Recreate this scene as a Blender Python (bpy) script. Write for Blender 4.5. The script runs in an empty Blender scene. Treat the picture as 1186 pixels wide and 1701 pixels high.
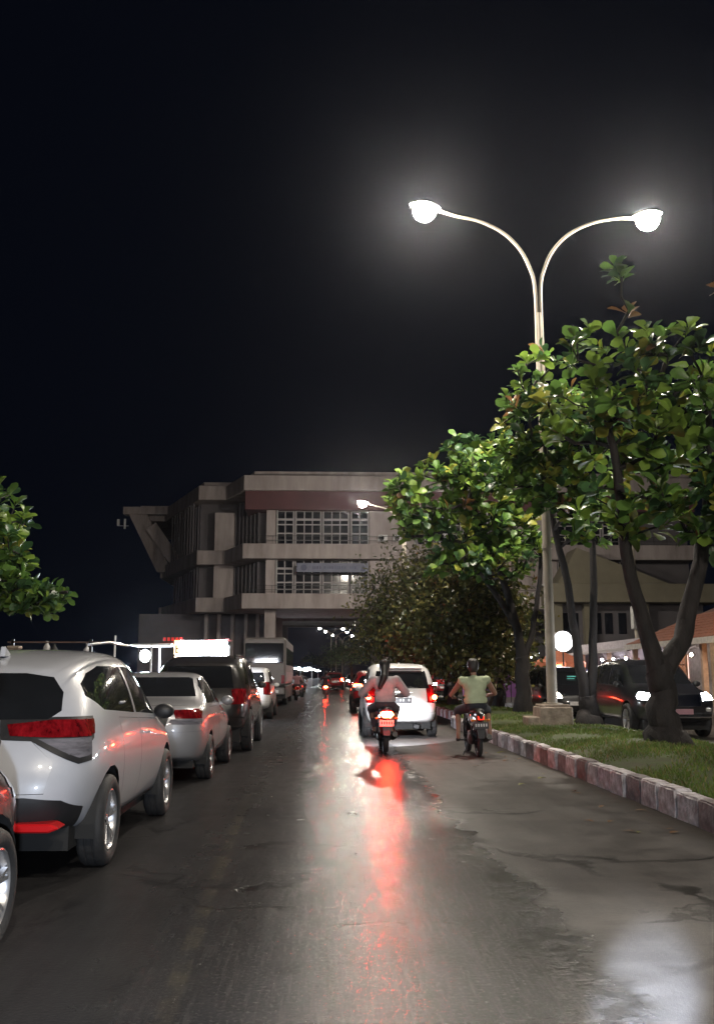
import bpy, bmesh, math, random
import numpy as np
from mathutils import Vector, Matrix, Euler
random.seed(7); np.random.seed(7)
SC = bpy.context.scene
COL = SC.collection
PI = math.pi
R = math.radians

# ------------------------------------------------------------------ camera
cd = bpy.data.cameras.new('camera'); cam = bpy.data.objects.new('camera', cd); COL.objects.link(cam)
cd.sensor_fit = 'VERTICAL'; cd.sensor_height = 36; cd.lens = 33.02
cd.clip_start = 0.05; cd.clip_end = 3000
cam.location = (0, 0, 1.42)
cam.rotation_euler = (R(90 + 9.89), 0, R(-1.917))
SC.camera = cam

# ------------------------------------------------------------------ world: night sky
w = bpy.data.worlds.new("World"); SC.world = w; w.use_nodes = True
nt = w.node_tree; nt.nodes.clear()
out = nt.nodes.new('ShaderNodeOutputWorld'); bg = nt.nodes.new('ShaderNodeBackground')
bg.inputs['Color'].default_value = (0.30, 0.45, 1.0, 1); bg.inputs['Strength'].default_value = 0.0042
nt.links.new(bg.outputs[0], out.inputs[0])

# ------------------------------------------------------------------ render settings
vs = SC.view_settings
SC.display_settings.display_device = 'sRGB'
vs.view_transform = 'Standard'; vs.look = 'None'; vs.exposure = 0; vs.gamma = 1; vs.use_curve_mapping = False
SC.render.engine = 'CYCLES'
cy = SC.cycles
cy.use_denoising = True
try: cy.denoiser = 'OPENIMAGEDENOISE'
except Exception: pass
cy.max_bounces = 5; cy.diffuse_bounces = 2; cy.glossy_bounces = 3; cy.transmission_bounces = 3; cy.transparent_max_bounces = 6
cy.sample_clamp_indirect = 2.0; cy.sample_clamp_direct = 0
cy.caustics_reflective = False; cy.caustics_refractive = False
cy.use_adaptive_sampling = True; cy.adaptive_threshold = 0.02
cy.blur_glossy = 0.5

HAZE = .00019
LAMP_L = 1900.0     # radiance of the street lamp bowls
WARM = (1.0, 0.90, 0.76)

# ------------------------------------------------------------------ helpers
def tag(o, label=None, cat=None, group=None, kind=None):
    if label: o['label'] = label
    if cat: o['category'] = cat
    if group: o['group'] = group
    if kind: o['kind'] = kind
    return o

def empty(name, loc=(0, 0, 0), rz=0.0, label=None, cat=None, group=None, parent=None):
    o = bpy.data.objects.new(name, None); COL.objects.link(o)
    o.location = loc; o.rotation_euler = (0, 0, rz); o.empty_display_size = 0.1
    if parent: o.parent = parent
    return tag(o, label, cat, group)

def kids(o): return list(o.children)

def copy_tree(o, parent=None):
    c = o.copy(); COL.objects.link(c)
    c.parent = parent
    for ch in kids(o): copy_tree(ch, c)
    return c

def rotz(a):
    return Matrix.Rotation(a, 4, 'Z')

class MB:
    def __init__(s): s.v = []; s.f = []; s.m = []
    def add(s, vs, fs, mi=0, M=None):
        b = len(s.v)
        if M is not None: vs = [M @ Vector(v) for v in vs]
        s.v.extend([tuple(v) for v in vs])
        s.f.extend([tuple(i + b for i in f) for f in fs]); s.m.extend([mi] * len(fs))
        return s
    def box(s, c, d, rot=None, mi=0, top=1.0):
        x, y, z = d[0] / 2, d[1] / 2, d[2] / 2
        vs = [(-x, -y, -z), (x, -y, -z), (x, y, -z), (-x, y, -z), (-x * top, -y * top, z), (x * top, -y * top, z), (x * top, y * top, z), (-x * top, y * top, z)]
        fs = [(0, 3, 2, 1), (4, 5, 6, 7), (0, 1, 5, 4), (1, 2, 6, 5), (2, 3, 7, 6), (3, 0, 4, 7)]
        M = Matrix.Translation(c)
        if rot is not None: M = M @ (Euler(rot).to_matrix().to_4x4() if not isinstance(rot, Matrix) else rot)
        return s.add(vs, fs, mi, M)
    def bounds(s, x0, x1, y0, y1, z0, z1, mi=0):
        return s.box(((x0 + x1) / 2, (y0 + y1) / 2, (z0 + z1) / 2), (x1 - x0, y1 - y0, z1 - z0), None, mi)
    def tube(s, pts, rad, n=8, mi=0, caps=True, sy=1.0, jit=0.0):
        pts = [Vector(p) for p in pts]
        if not isinstance(rad, (list, tuple)): rad = [rad] * len(pts)
        vs = []; fs = []; up = None
        for i, p in enumerate(pts):
            if i == 0: t = pts[1] - p
            elif i == len(pts) - 1: t = p - pts[i - 1]
            else: t = (pts[i + 1] - p).normalized() + (p - pts[i - 1]).normalized()
            if t.length < 1e-9: t = Vector((0, 0, 1))
            t.normalize()
            if up is None:
                up = Vector((0, 0, 1)) if abs(t.z) < .9 else Vector((0, 1, 0))
            a = t.cross(up)
            if a.length < 1e-6: a = t.cross(Vector((1, 0, 0)))
            a.normalize(); b = a.cross(t).normalized(); up = b
            for k in range(n):
                q = 2 * PI * k / n
                j_ = 1 + (jit * math.sin(3 * q + i * 1.3) + jit * .8 * math.sin(5 * q - i * 2.1) if jit else 0); vs.append(p + a * (math.cos(q) * rad[i] * j_) + b * (math.sin(q) * rad[i] * sy * j_))
        for i in range(len(pts) - 1):
            for k in range(n):
                k2 = (k + 1) % n
                fs.append((i * n + k, i * n + k2, (i + 1) * n + k2, (i + 1) * n + k))
        if caps:
            fs.append(tuple(reversed(range(n)))); fs.append(tuple(range((len(pts) - 1) * n, len(pts) * n)))
        return s.add(vs, fs, mi)
    def bar(s, a, b, w, h, mi=0):
        a = Vector(a); b = Vector(b); d = b - a
        M = Matrix.Translation((a + b) / 2) @ d.to_track_quat('Y', 'Z').to_matrix().to_4x4()
        x, y, z = w / 2, d.length / 2, h / 2
        vs = [(-x, -y, -z), (x, -y, -z), (x, y, -z), (-x, y, -z), (-x, -y, z), (x, -y, z), (x, y, z), (-x, y, z)]
        return s.add(vs, [(0, 3, 2, 1), (4, 5, 6, 7), (0, 1, 5, 4), (1, 2, 6, 5), (2, 3, 7, 6), (3, 0, 4, 7)], mi, M)
    def lathe(s, prof, n=16, M=None, mi=0, closed=False):
        vs = []; fs = []; m = len(prof)
        for k in range(n):
            q = 2 * PI * k / n
            for r, z in prof: vs.append((math.cos(q) * r, math.sin(q) * r, z))
        for k in range(n):
            k2 = (k + 1) % n
            for i in range(m if closed else m - 1):
                j = (i + 1) % m
                fs.append((k * m + i, k2 * m + i, k2 * m + j, k * m + j))
        return s.add(vs, fs, mi, M)
    def prism(s, poly, axis, d0, d1, mi=0, M=None):
        def P(p, d):
            if axis == 'x': return (d, p[0], p[1])
            if axis == 'y': return (p[0], d, p[1])
            return (p[0], p[1], d)
        n = len(poly)
        vs = [P(p, d0) for p in poly] + [P(p, d1) for p in poly]
        fs = [tuple(range(n)), tuple(range(2 * n - 1, n - 1, -1))] + [(i, i + n, (i + 1) % n + n, (i + 1) % n) for i in range(n)]
        return s.add(vs, fs, mi, M)
    def ell(s, c, r, nu=12, nv=8, M=None, mi=0, z0=-1.0, z1=1.0):
        if not isinstance(r, (tuple, list)): r = (r, r, r)
        a0, a1 = math.asin(z0), math.asin(z1)
        prof = [(max(1e-4, math.cos(a0 + (a1 - a0) * i / nv)), math.sin(a0 + (a1 - a0) * i / nv)) for i in range(nv + 1)]
        T = Matrix.Translation(c)
        if M is not None: T = T @ M
        T = T @ Matrix.Diagonal((r[0], r[1], r[2], 1))
        return s.lathe(prof, nu, T, mi)
    def capsule(s, a, b, ra, rb, n=12, mi=0):
        a = Vector(a); b = Vector(b); d = b - a; L = max(d.length, 1e-4)
        prof = []
        for i in range(5):
            q = -PI / 2 + PI / 2 * i / 4; prof.append((max(1e-4, ra * math.cos(q)), ra * math.sin(q)))
        for i in range(5):
            q = PI / 2 * i / 4; prof.append((max(1e-4, rb * math.cos(q)), L + rb * math.sin(q)))
        M = Matrix.Translation(a) @ d.to_track_quat('Z', 'Y').to_matrix().to_4x4()
        return s.lathe(prof, n, M, mi)
    def build(s, name, mats, parent=None, smooth=False, angle=40, loc=None, bevel=0, seg=1):
        me = bpy.data.meshes.new(name); me.from_pydata(s.v, [], s.f)
        if not isinstance(mats, (list, tuple)): mats = [mats]
        for m in mats: me.materials.append(m)
        if len(mats) > 1: me.polygons.foreach_set('material_index', s.m)
        bm = bmesh.new(); bm.from_mesh(me)
        bmesh.ops.remove_doubles(bm, verts=bm.verts, dist=1e-5)
        bmesh.ops.recalc_face_normals(bm, faces=bm.faces); bm.to_mesh(me); bm.free()
        if smooth:
            me.polygons.foreach_set('use_smooth', [True] * len(me.polygons)); me.set_sharp_from_angle(angle=R(angle))
        me.update()
        o = bpy.data.objects.new(name, me); COL.objects.link(o)
        if parent: o.parent = parent
        if loc: o.location = loc
        if bevel:
            b = o.modifiers.new('bevel', 'BEVEL'); b.width = bevel; b.segments = seg; b.limit_method = 'ANGLE'
        return o

# ------------------------------------------------------------------ materials
def _n(nt, t, **k):
    n = nt.nodes.new(t)
    for a, b in k.items(): setattr(n, a, b)
    return n

def mat(name, col, rough=.6, metal=0, var=.25, scale=6.0, bump=0, bscale=40, coat=0, spec=.5, stretch=None, dirt=None):
    """principled with a noise that mottles colour and roughness, optional bump"""
    m = bpy.data.materials.new(name); m.use_nodes = True; nt = m.node_tree; L = nt.links
    p = nt.nodes['Principled BSDF']
    p.inputs['Metallic'].default_value = metal; p.inputs['Specular IOR Level'].default_value = spec
    p.inputs['Coat Weight'].default_value = coat; p.inputs['Coat Roughness'].default_value = .05
    tc = _n(nt, 'ShaderNodeTexCoord'); src = tc.outputs['Object']
    if stretch:
        mp = _n(nt, 'ShaderNodeMapping'); mp.inputs['Scale'].default_value = stretch
        L.new(src, mp.inputs['Vector']); src = mp.outputs[0]
    nz = _n(nt, 'ShaderNodeTexNoise'); nz.inputs['Scale'].default_value = scale; nz.inputs['Detail'].default_value = 6; nz.inputs['Roughness'].default_value = .62
    L.new(src, nz.inputs['Vector'])
    mx = _n(nt, 'ShaderNodeMix', data_type='RGBA')
    lo = [c * (1 - var) for c in col]; hi = [min(1, c * (1 + var)) for c in col]
    if dirt: lo = dirt
    mx.inputs[6].default_value = (*lo, 1); mx.inputs[7].default_value = (*hi, 1)
    mr = _n(nt, 'ShaderNodeMapRange'); mr.inputs[1].default_value = .3; mr.inputs[2].default_value = .7
    L.new(nz.outputs[0], mr.inputs[0]); L.new(mr.outputs[0], mx.inputs[0]); L.new(mx.outputs[2], p.inputs['Base Color'])
    rr = _n(nt, 'ShaderNodeMapRange'); rr.inputs[3].default_value = max(.02, rough * .85); rr.inputs[4].default_value = min(1, rough * 1.15)
    L.new(nz.outputs[0], rr.inputs[0]); L.new(rr.outputs[0], p.inputs['Roughness'])
    if bump:
        n2 = _n(nt, 'ShaderNodeTexNoise'); n2.inputs['Scale'].default_value = bscale; n2.inputs['Detail'].default_value = 5
        L.new(src, n2.inputs['Vector'])
        bp = _n(nt, 'ShaderNodeBump'); bp.inputs['Strength'].default_value = bump; bp.inputs['Distance'].default_value = .02
        L.new(n2.outputs[0], bp.inputs['Height']); L.new(bp.outputs[0], p.inputs['Normal'])
    return m

def emit(name, col, strength, base=(.8, .8, .8)):
    m = bpy.data.materials.new(name); m.use_nodes = True
    p = m.node_tree.nodes['Principled BSDF']
    p.inputs['Base Color'].default_value = (*base, 1); p.inputs['Roughness'].default_value = .3
    p.inputs['Emission Color'].default_value = (*col, 1); p.inputs['Emission Strength'].default_value = strength
    return m

def leaf_mat(name, col, rough=.38):
    m = bpy.data.materials.new(name); m.use_nodes = True; nt = m.node_tree; L = nt.links
    p = nt.nodes['Principled BSDF']
    oi = _n(nt, 'ShaderNodeObjectInfo')
    ge = _n(nt, 'ShaderNodeNewGeometry')
    nz = _n(nt, 'ShaderNodeTexNoise'); nz.inputs['Scale'].default_value = 1.7; nz.inputs['Detail'].default_value = 3
    L.new(ge.outputs['Position'], nz.inputs['Vector'])
    hs = _n(nt, 'ShaderNodeHueSaturation')
    mr = _n(nt, 'ShaderNodeMapRange'); mr.inputs[1].default_value = .3; mr.inputs[2].default_value = .7; mr.inputs[3].default_value = .6; mr.inputs[4].default_value = 1.4
    L.new(nz.outputs[0], mr.inputs[0]); L.new(mr.outputs[0], hs.inputs['Value'])
    hs.inputs['Color'].default_value = (*col, 1)
    L.new(hs.outputs[0], p.inputs['Base Color'])
    p.inputs['Roughness'].default_value = rough
    tr = _n(nt, 'ShaderNodeBsdfTranslucent'); L.new(hs.outputs[0], tr.inputs['Color'])
    ms = _n(nt, 'ShaderNodeMixShader'); ms.inputs[0].default_value = .25
    L.new(p.outputs[0], ms.inputs[1]); L.new(tr.outputs[0], ms.inputs[2])
    L.new(ms.outputs[0], nt.nodes['Material Output'].inputs['Surface'])
    return m

M = {}
M['paint_white'] = mat('paint_white', (.47, .485, .53), .33, var=.03, coat=1)
M['paint_silver'] = mat('paint_silver', (.34, .34, .36), .36, metal=.35, var=.05, coat=1)
M['paint_black'] = mat('paint_black', (.012, .012, .014), .3, var=.1, coat=1)
M['paint_brown'] = mat('paint_brown', (.018, .016, .016), .3, var=.1, coat=1)
M['paint_red'] = mat('paint_red', (.30, .012, .015), .3, var=.1, coat=1)
M['paint_vanwhite'] = mat('paint_vanwhite', (.74, .73, .73), .4, var=.04, coat=.8)
M['glass'] = mat('dark_glass', (.012, .013, .015), .05, var=.1, spec=.7)
M['plastic'] = mat('black_plastic', (.016, .016, .018), .5, var=.2, bump=.1, bscale=200)
M['rubber'] = mat('tyre_rubber', (.02, .02, .021), .75, var=.35, scale=14, bump=.2, bscale=60)
M['alloy'] = mat('alloy_wheel', (.45, .45, .46), .3, metal=.8, var=.15)
M['alloy_dark'] = mat('dark_wheel_face', (.05, .05, .052), .35, metal=.5, var=.15)
M['chrome'] = mat('chrome', (.75, .75, .76), .12, metal=1, var=.05)
M['tail_off'] = mat('taillight_red', (.17, .005, .008), .12, var=.75, scale=2.2, coat=1, stretch=(9, 9, 1.5))
M['tail_clear'] = mat('taillight_clear', (.24, .23, .26), .10, var=.45, scale=5, stretch=(1, 1, 6), coat=1, metal=.3)
M['reflector'] = mat('red_reflector', (.55, .010, .013), .3, var=.1)
M['plate'] = mat('plate_black', (.03, .03, .033), .4, var=.2)
M['plate_white'] = mat('plate_white', (.62, .6, .6), .4, var=.1)
M['plate_mark'] = mat('plate_mark', (.5, .5, .5), .5, var=.3)
M['under'] = mat('underbody', (.01, .01, .01), .8, var=.3)
M['tail_on'] = emit('taillight_lit', (1.0, .05, .02), 60, (.4, .02, .02))
M['tail_dim'] = emit('taillight_dim', (1.0, .05, .02), 1.2, (.4, .02, .02))
M['tail_scoot'] = emit('scooter_taillight_lit', (1.0, .030, .010), 430, (.4, .02, .02))
M['head_on'] = emit('headlight_lit', (.93, .96, 1.0), 220)
M['head_warm'] = emit('headlight_warm', (1.0, .78, .58), 110)
M['head_off'] = mat('headlight_clear', (.5, .5, .5), .1, var=.2, coat=1)
M['lamp'] = emit('street_lamp_bowl', WARM, LAMP_L)
M['galv'] = mat('lamp_pole_paint', (.36, .325, .27), .55, var=.18, scale=3, bump=.1, dirt=(.24, .205, .165), stretch=(1, 1, .3))
M['lamp_house'] = mat('lamp_housing', (.35, .35, .34), .5, var=.2)
M['pedestal'] = mat('pedestal_concrete', (.40, .33, .27), .8, var=.2, bump=.4, bscale=25, dirt=(.2, .16, .13))
M['kerb_pale'] = mat('kerb_pale_paint', (.60, .58, .62), .75, var=.3, scale=9, bump=.6, bscale=22, dirt=(.22, .19, .19))
M['kerb_dark'] = mat('kerb_dark_paint', (.20, .175, .18), .75, var=.5, scale=9, bump=.6, bscale=22)
M['kerb_red'] = mat('kerb_faded_red', (.26, .10, .085), .75, var=.4, scale=9, bump=.6, bscale=22)
M['bark'] = mat('bark', (.020, .017, .017), .85, var=.6, scale=7, bump=1.0, bscale=22, stretch=(1, 1, .35))
M['bark_pale'] = mat('bark_pale', (.16, .13, .12), .85, var=.4, scale=5, bump=.8, bscale=16, stretch=(1, 1, .35))
M['skin'] = mat('skin', (.28, .15, .10), .55, var=.12)
M['hair'] = mat('hair', (.012, .010, .010), .45, var=.3, scale=30, stretch=(3, 3, .3), bump=.4, bscale=60)
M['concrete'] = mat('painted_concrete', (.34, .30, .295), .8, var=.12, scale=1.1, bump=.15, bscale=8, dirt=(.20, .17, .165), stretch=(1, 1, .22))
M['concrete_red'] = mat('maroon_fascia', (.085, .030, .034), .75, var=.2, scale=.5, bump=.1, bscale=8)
M['concrete_dk'] = mat('shadowed_wall_paint', (.10, .092, .10), .85, var=.15, scale=.6)  # darker copy of the concrete, with shade put into the colour
M['beige'] = mat('beige_wall', (.155, .14, .10), .85, var=.15, scale=.7)
M['win_glass'] = mat('window_glass', (.010, .011, .015), .08, var=.3, spec=.6)
M['frame_white'] = mat('window_frame_paint', (.30, .28, .29), .6, var=.1)
M['steel_white'] = mat('white_steel', (.55, .55, .56), .5, var=.12)
M['black_metal'] = mat('black_metal', (.03, .03, .03), .45, metal=.5, var=.2)
GREENS = [leaf_mat('leaf_deep', (.040, .092, .034)), leaf_mat('leaf_mid', (.092, .180, .038)), leaf_mat('leaf_bright', (.155, .245, .040)),
          leaf_mat('leaf_yellow', (.24, .25, .04)), leaf_mat('leaf_rust', (.20, .10, .04))]
OLIVE = [leaf_mat('olive_deep', (.050, .062, .022), .3), leaf_mat('olive_mid', (.095, .100, .030), .3), leaf_mat('olive_pale', (.16, .145, .045), .3)]
PINE = [leaf_mat('pine_green', (.075, .125, .035))]

def bake(o):
    dg = bpy.context.evaluated_depsgraph_get()
    me = bpy.data.meshes.new_from_object(o.evaluated_get(dg))
    o.modifiers.clear(); o.data = me
    return o
# ------------------------------------------------------------------ cars
def lattice(st, bulge_r=.09, bulge_f=.12, level=2):
    """closed car skin from stations (ys, zb, zs, zt, wb, wm, ws, wt); ys scalar or six values (sill .. roof)"""
    V = []; F = []
    rings = []
    for (ys, zb, zs, zt, wb, wm, ws, wt) in st:
        if not isinstance(ys, tuple): ys = (ys,) * 6
        zm = zb + .52 * (zs - zb)
        pts = [(wb * .9, ys[0], zb), (wb, ys[1], zb + .10), (wm, ys[2], zm), (ws, ys[3], zs), (wt, ys[4], zt - .05), (wt * .72, ys[5], zt)]
        rg = [pts[0], pts[1], pts[2], pts[3], pts[4], pts[5], (0, ys[5], zt + .012)]
        rg = [(0, ys[0], zb)] + rg           # 0 bottom centre, 1..6 levels, 7 top centre
        full = rg + [(-x, y, z) for x, y, z in reversed(rg[1:-1])]     # 14 around
        rings.append(full)
    n = len(rings[0])
    for r in rings: V.extend(r)
    for j in range(len(rings) - 1):
        for i in range(n):
            i2 = (i + 1) % n
            F.append((j * n + i, j * n + i2, (j + 1) * n + i2, (j + 1) * n + i))
    def cap(j, sgn, bulge):
        base = j * n
        ts = (.5, 0, -.5)
        # rows: levels 1..5 have right vertex i and left vertex n-i ; row 0 is bottom centre only ; top row = 6,7,8
        grid = []
        for i in range(1, 6):
            a = Vector(V[base + i]); b = Vector(V[base + n - i])
            row = [base + i]
            for t in ts:
                p = a.lerp(b, (1 - t) / 2); p.y += sgn * bulge * (1 - t * t)
                V.append(tuple(p)); row.append(len(V) - 1)
            row.append(base + n - i); grid.append(row)
        for k in range(4):
            for c in range(4):
                F.append((grid[k][c], grid[k][c + 1], grid[k + 1][c + 1], grid[k + 1][c]))
        # bottom row to bottom centre
        g = grid[0]
        F.append((base + 0, g[2], g[1], g[0])); F.append((base + 0, g[4], g[3], g[2]))
        # top row (level 5) to ring 6,7,8
        g = grid[4]
        F.append((g[0], g[1], base + 6)); F.append((g[1], g[2], base + 7, base + 6)); F.append((g[2], g[3], base + 8, base + 7)); F.append((g[3], g[4], base + 8))
    cap(0, -1, bulge_r); cap(len(rings) - 1, 1, bulge_f)
    me = bpy.data.meshes.new('skin'); me.from_pydata(V, [], F)
    o = bpy.data.objects.new('skin', me); COL.objects.link(o)
    bm = bmesh.new(); bm.from_mesh(me); bmesh.ops.recalc_face_normals(bm, faces=bm.faces); bm.to_mesh(me); bm.free()
    s = o.modifiers.new('s', 'SUBSURF'); s.levels = level; s.render_levels = level
    bpy.context.view_layer.update(); bake(o)
    bm = bmesh.new(); bm.from_mesh(o.data)
    bpy.data.objects.remove(o)
    return bm

VIEWS = {'side': (1, 2), 'rear': (0, 2), 'front': (0, 2), 'top': (0, 1)}
def _cond(view, s):
    if view == 'side': return lambda f, c: c.x * s > .2 and f.normal.x * s > .30
    if view == 'rear': return lambda f, c: f.normal.y < -.22
    if view == 'front': return lambda f, c: f.normal.y > .22
    return lambda f, c: f.normal.z > .3

def inside(poly, x, y):
    r = False; n = len(poly); j = n - 1
    for i in range(n):
        xi, yi = poly[i]; xj, yj = poly[j]
        if (yi > y) != (yj > y) and x < (xj - xi) * (y - yi) / (yj - yi) + xi: r = not r
        j = i
    return r

def cut(bm, view, poly, s=1, ymax=None):
    a0, a1 = VIEWS[view]; cond = _cond(view, s); n = len(poly)
    for i in range(n):
        a = poly[i]; b = poly[(i + 1) % n]
        co = [0, 0, 0]; no = [0, 0, 0]
        co[a0], co[a1] = a; no[a0] = -(b[1] - a[1]); no[a1] = b[0] - a[0]
        lo0, hi0 = min(a[0], b[0]) - .004, max(a[0], b[0]) + .004; lo1, hi1 = min(a[1], b[1]) - .004, max(a[1], b[1]) + .004
        sel = []
        for f in bm.faces:
            us = [v.co[a0] for v in f.verts]
            if max(us) < lo0 or min(us) > hi0: continue
            ws = [v.co[a1] for v in f.verts]
            if max(ws) < lo1 or min(ws) > hi1: continue
            c = f.calc_center_median()
            if ymax is not None and c.y > ymax: continue
            if cond(f, c): sel.append(f)
        if not sel: continue
        geom = set(sel)
        for f in sel:
            geom.update(f.edges); geom.update(f.verts)
        bmesh.ops.bisect_plane(bm, geom=list(geom), plane_co=co, plane_no=no, dist=1e-5)
    bm.normal_update()
    res = []
    for f in bm.faces:
        c = f.calc_center_median()
        if ymax is not None and c.y > ymax: continue
        if cond(f, c) and inside(poly, c[a0], c[a1]): res.append(f)
    return res

def extract(bm, faces, name, m, parent, off=0.0, shrink=0.0, delete=True):
    vm = {}; vs = []; fs = []; nr = {}
    for f in faces:
        for v in f.verts:
            nr.setdefault(v, Vector()); nr[v] += f.normal
    for v, nn in nr.items():
        vm[v] = len(vs); vs.append(v.co + nn.normalized() * off)
    if not vs: return None
    if shrink:
        ys = [v.y for v in vs]; zs = [v.z for v in vs]
        cy_, cz_ = (min(ys) + max(ys)) / 2, (min(zs) + max(zs)) / 2
        ky = 1 - shrink / max(.05, (max(ys) - min(ys)) / 2); kz = 1 - shrink / max(.05, (max(zs) - min(zs)) / 2)
        for v in vs: v.y = cy_ + (v.y - cy_) * ky; v.z = cz_ + (v.z - cz_) * kz
    for f in faces: fs.append([vm[v] for v in f.verts])
    me = bpy.data.meshes.new(name); me.from_pydata([tuple(v) for v in vs], [], fs); me.materials.append(m)
    me.polygons.foreach_set('use_smooth', [True] * len(fs)); me.update()
    o = bpy.data.objects.new(name, me); COL.objects.link(o); o.parent = parent
    if delete: bmesh.ops.delete(bm, geom=faces, context='FACES')
    return o

def circ(cy_, cz_, r, n=18, z0=None):
    return [(cy_ + r * math.cos(2 * PI * k / n), cz_ + r * math.sin(2 * PI * k / n)) for k in range(n)]

WHEELS = {}
def wheel_mesh(r, wd, dark=False):
    key = (round(r, 3), round(wd, 3), dark)
    if key in WHEELS: return WHEELS[key]
    RY = Matrix.Rotation(PI / 2, 4, 'Y')
    t = MB(); h = wd / 2; ri = r * .68
    prof = [(ri, -h * .8), (ri + .02, -h * .96), (r * .86, -h), (r * .955, -h * .86), (r, -h * .62), (r, -h * .34), (r - .009, -h * .30), (r - .009, -h * .22), (r, -h * .18), (r, h * .18), (r - .009, h * .22), (r - .009, h * .30), (r, h * .34), (r, h * .62), (r * .955, h * .86), (r * .86, h), (ri + .02, h * .96), (ri, h * .8)]
    t.lathe(prof, 28, RY)
    to = t.build('wheel', M['rubber'], smooth=True, angle=35)
    tm = to.data; bpy.data.objects.remove(to)
    g = MB()
    g.lathe([(ri, h * .82), (ri - .012, h * .86), (ri - .03, h * .6), (ri - .035, -h * .7), (ri, -h * .8)], 28, RY)
    g.lathe([(.001, -h * .1), (ri - .04, -h * .1)], 20, RY, 1)           # dark barrel behind spokes
    g.lathe([(.001, h * .62), (.03, h * .62), (.055, h * .5), (.06, h * .2)], 14, RY)
    for k in range(5):
        q = 2 * PI * k / 5 + .3
        for dq in (-.13, .13):
            a = Vector((h * .48, math.cos(q) * .05, math.sin(q) * .05)); b = Vector((h * .66, math.cos(q + dq) * (ri - .03), math.sin(q + dq) * (ri - .03)))
            g.bar(a, b, .034, .02)
    for k in range(5):
        q = 2 * PI * k / 5 + .93
        g.box((h * .52, math.cos(q) * .035, math.sin(q) * .035), (.02, .016, .016), None, 1)
    go = g.build('rim', [M['alloy_dark'] if dark else M['alloy'], M['under']], smooth=True, angle=35)
    gm = go.data; bpy.data.objects.remove(go)
    WHEELS[key] = (tm, gm); return tm, gm

def add_wheel(root, x, y, r, wd=.21, s=1, dark=False):
    tm, gm = wheel_mesh(r, wd, dark)
    o = bpy.data.objects.new('wheel', tm); COL.objects.link(o); o.parent = root; o.location = (x, y, r)
    if s < 0: o.rotation_euler = (0, 0, PI)
    g = bpy.data.objects.new('rim', gm); COL.objects.link(g); g.parent = o
    return o

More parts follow.
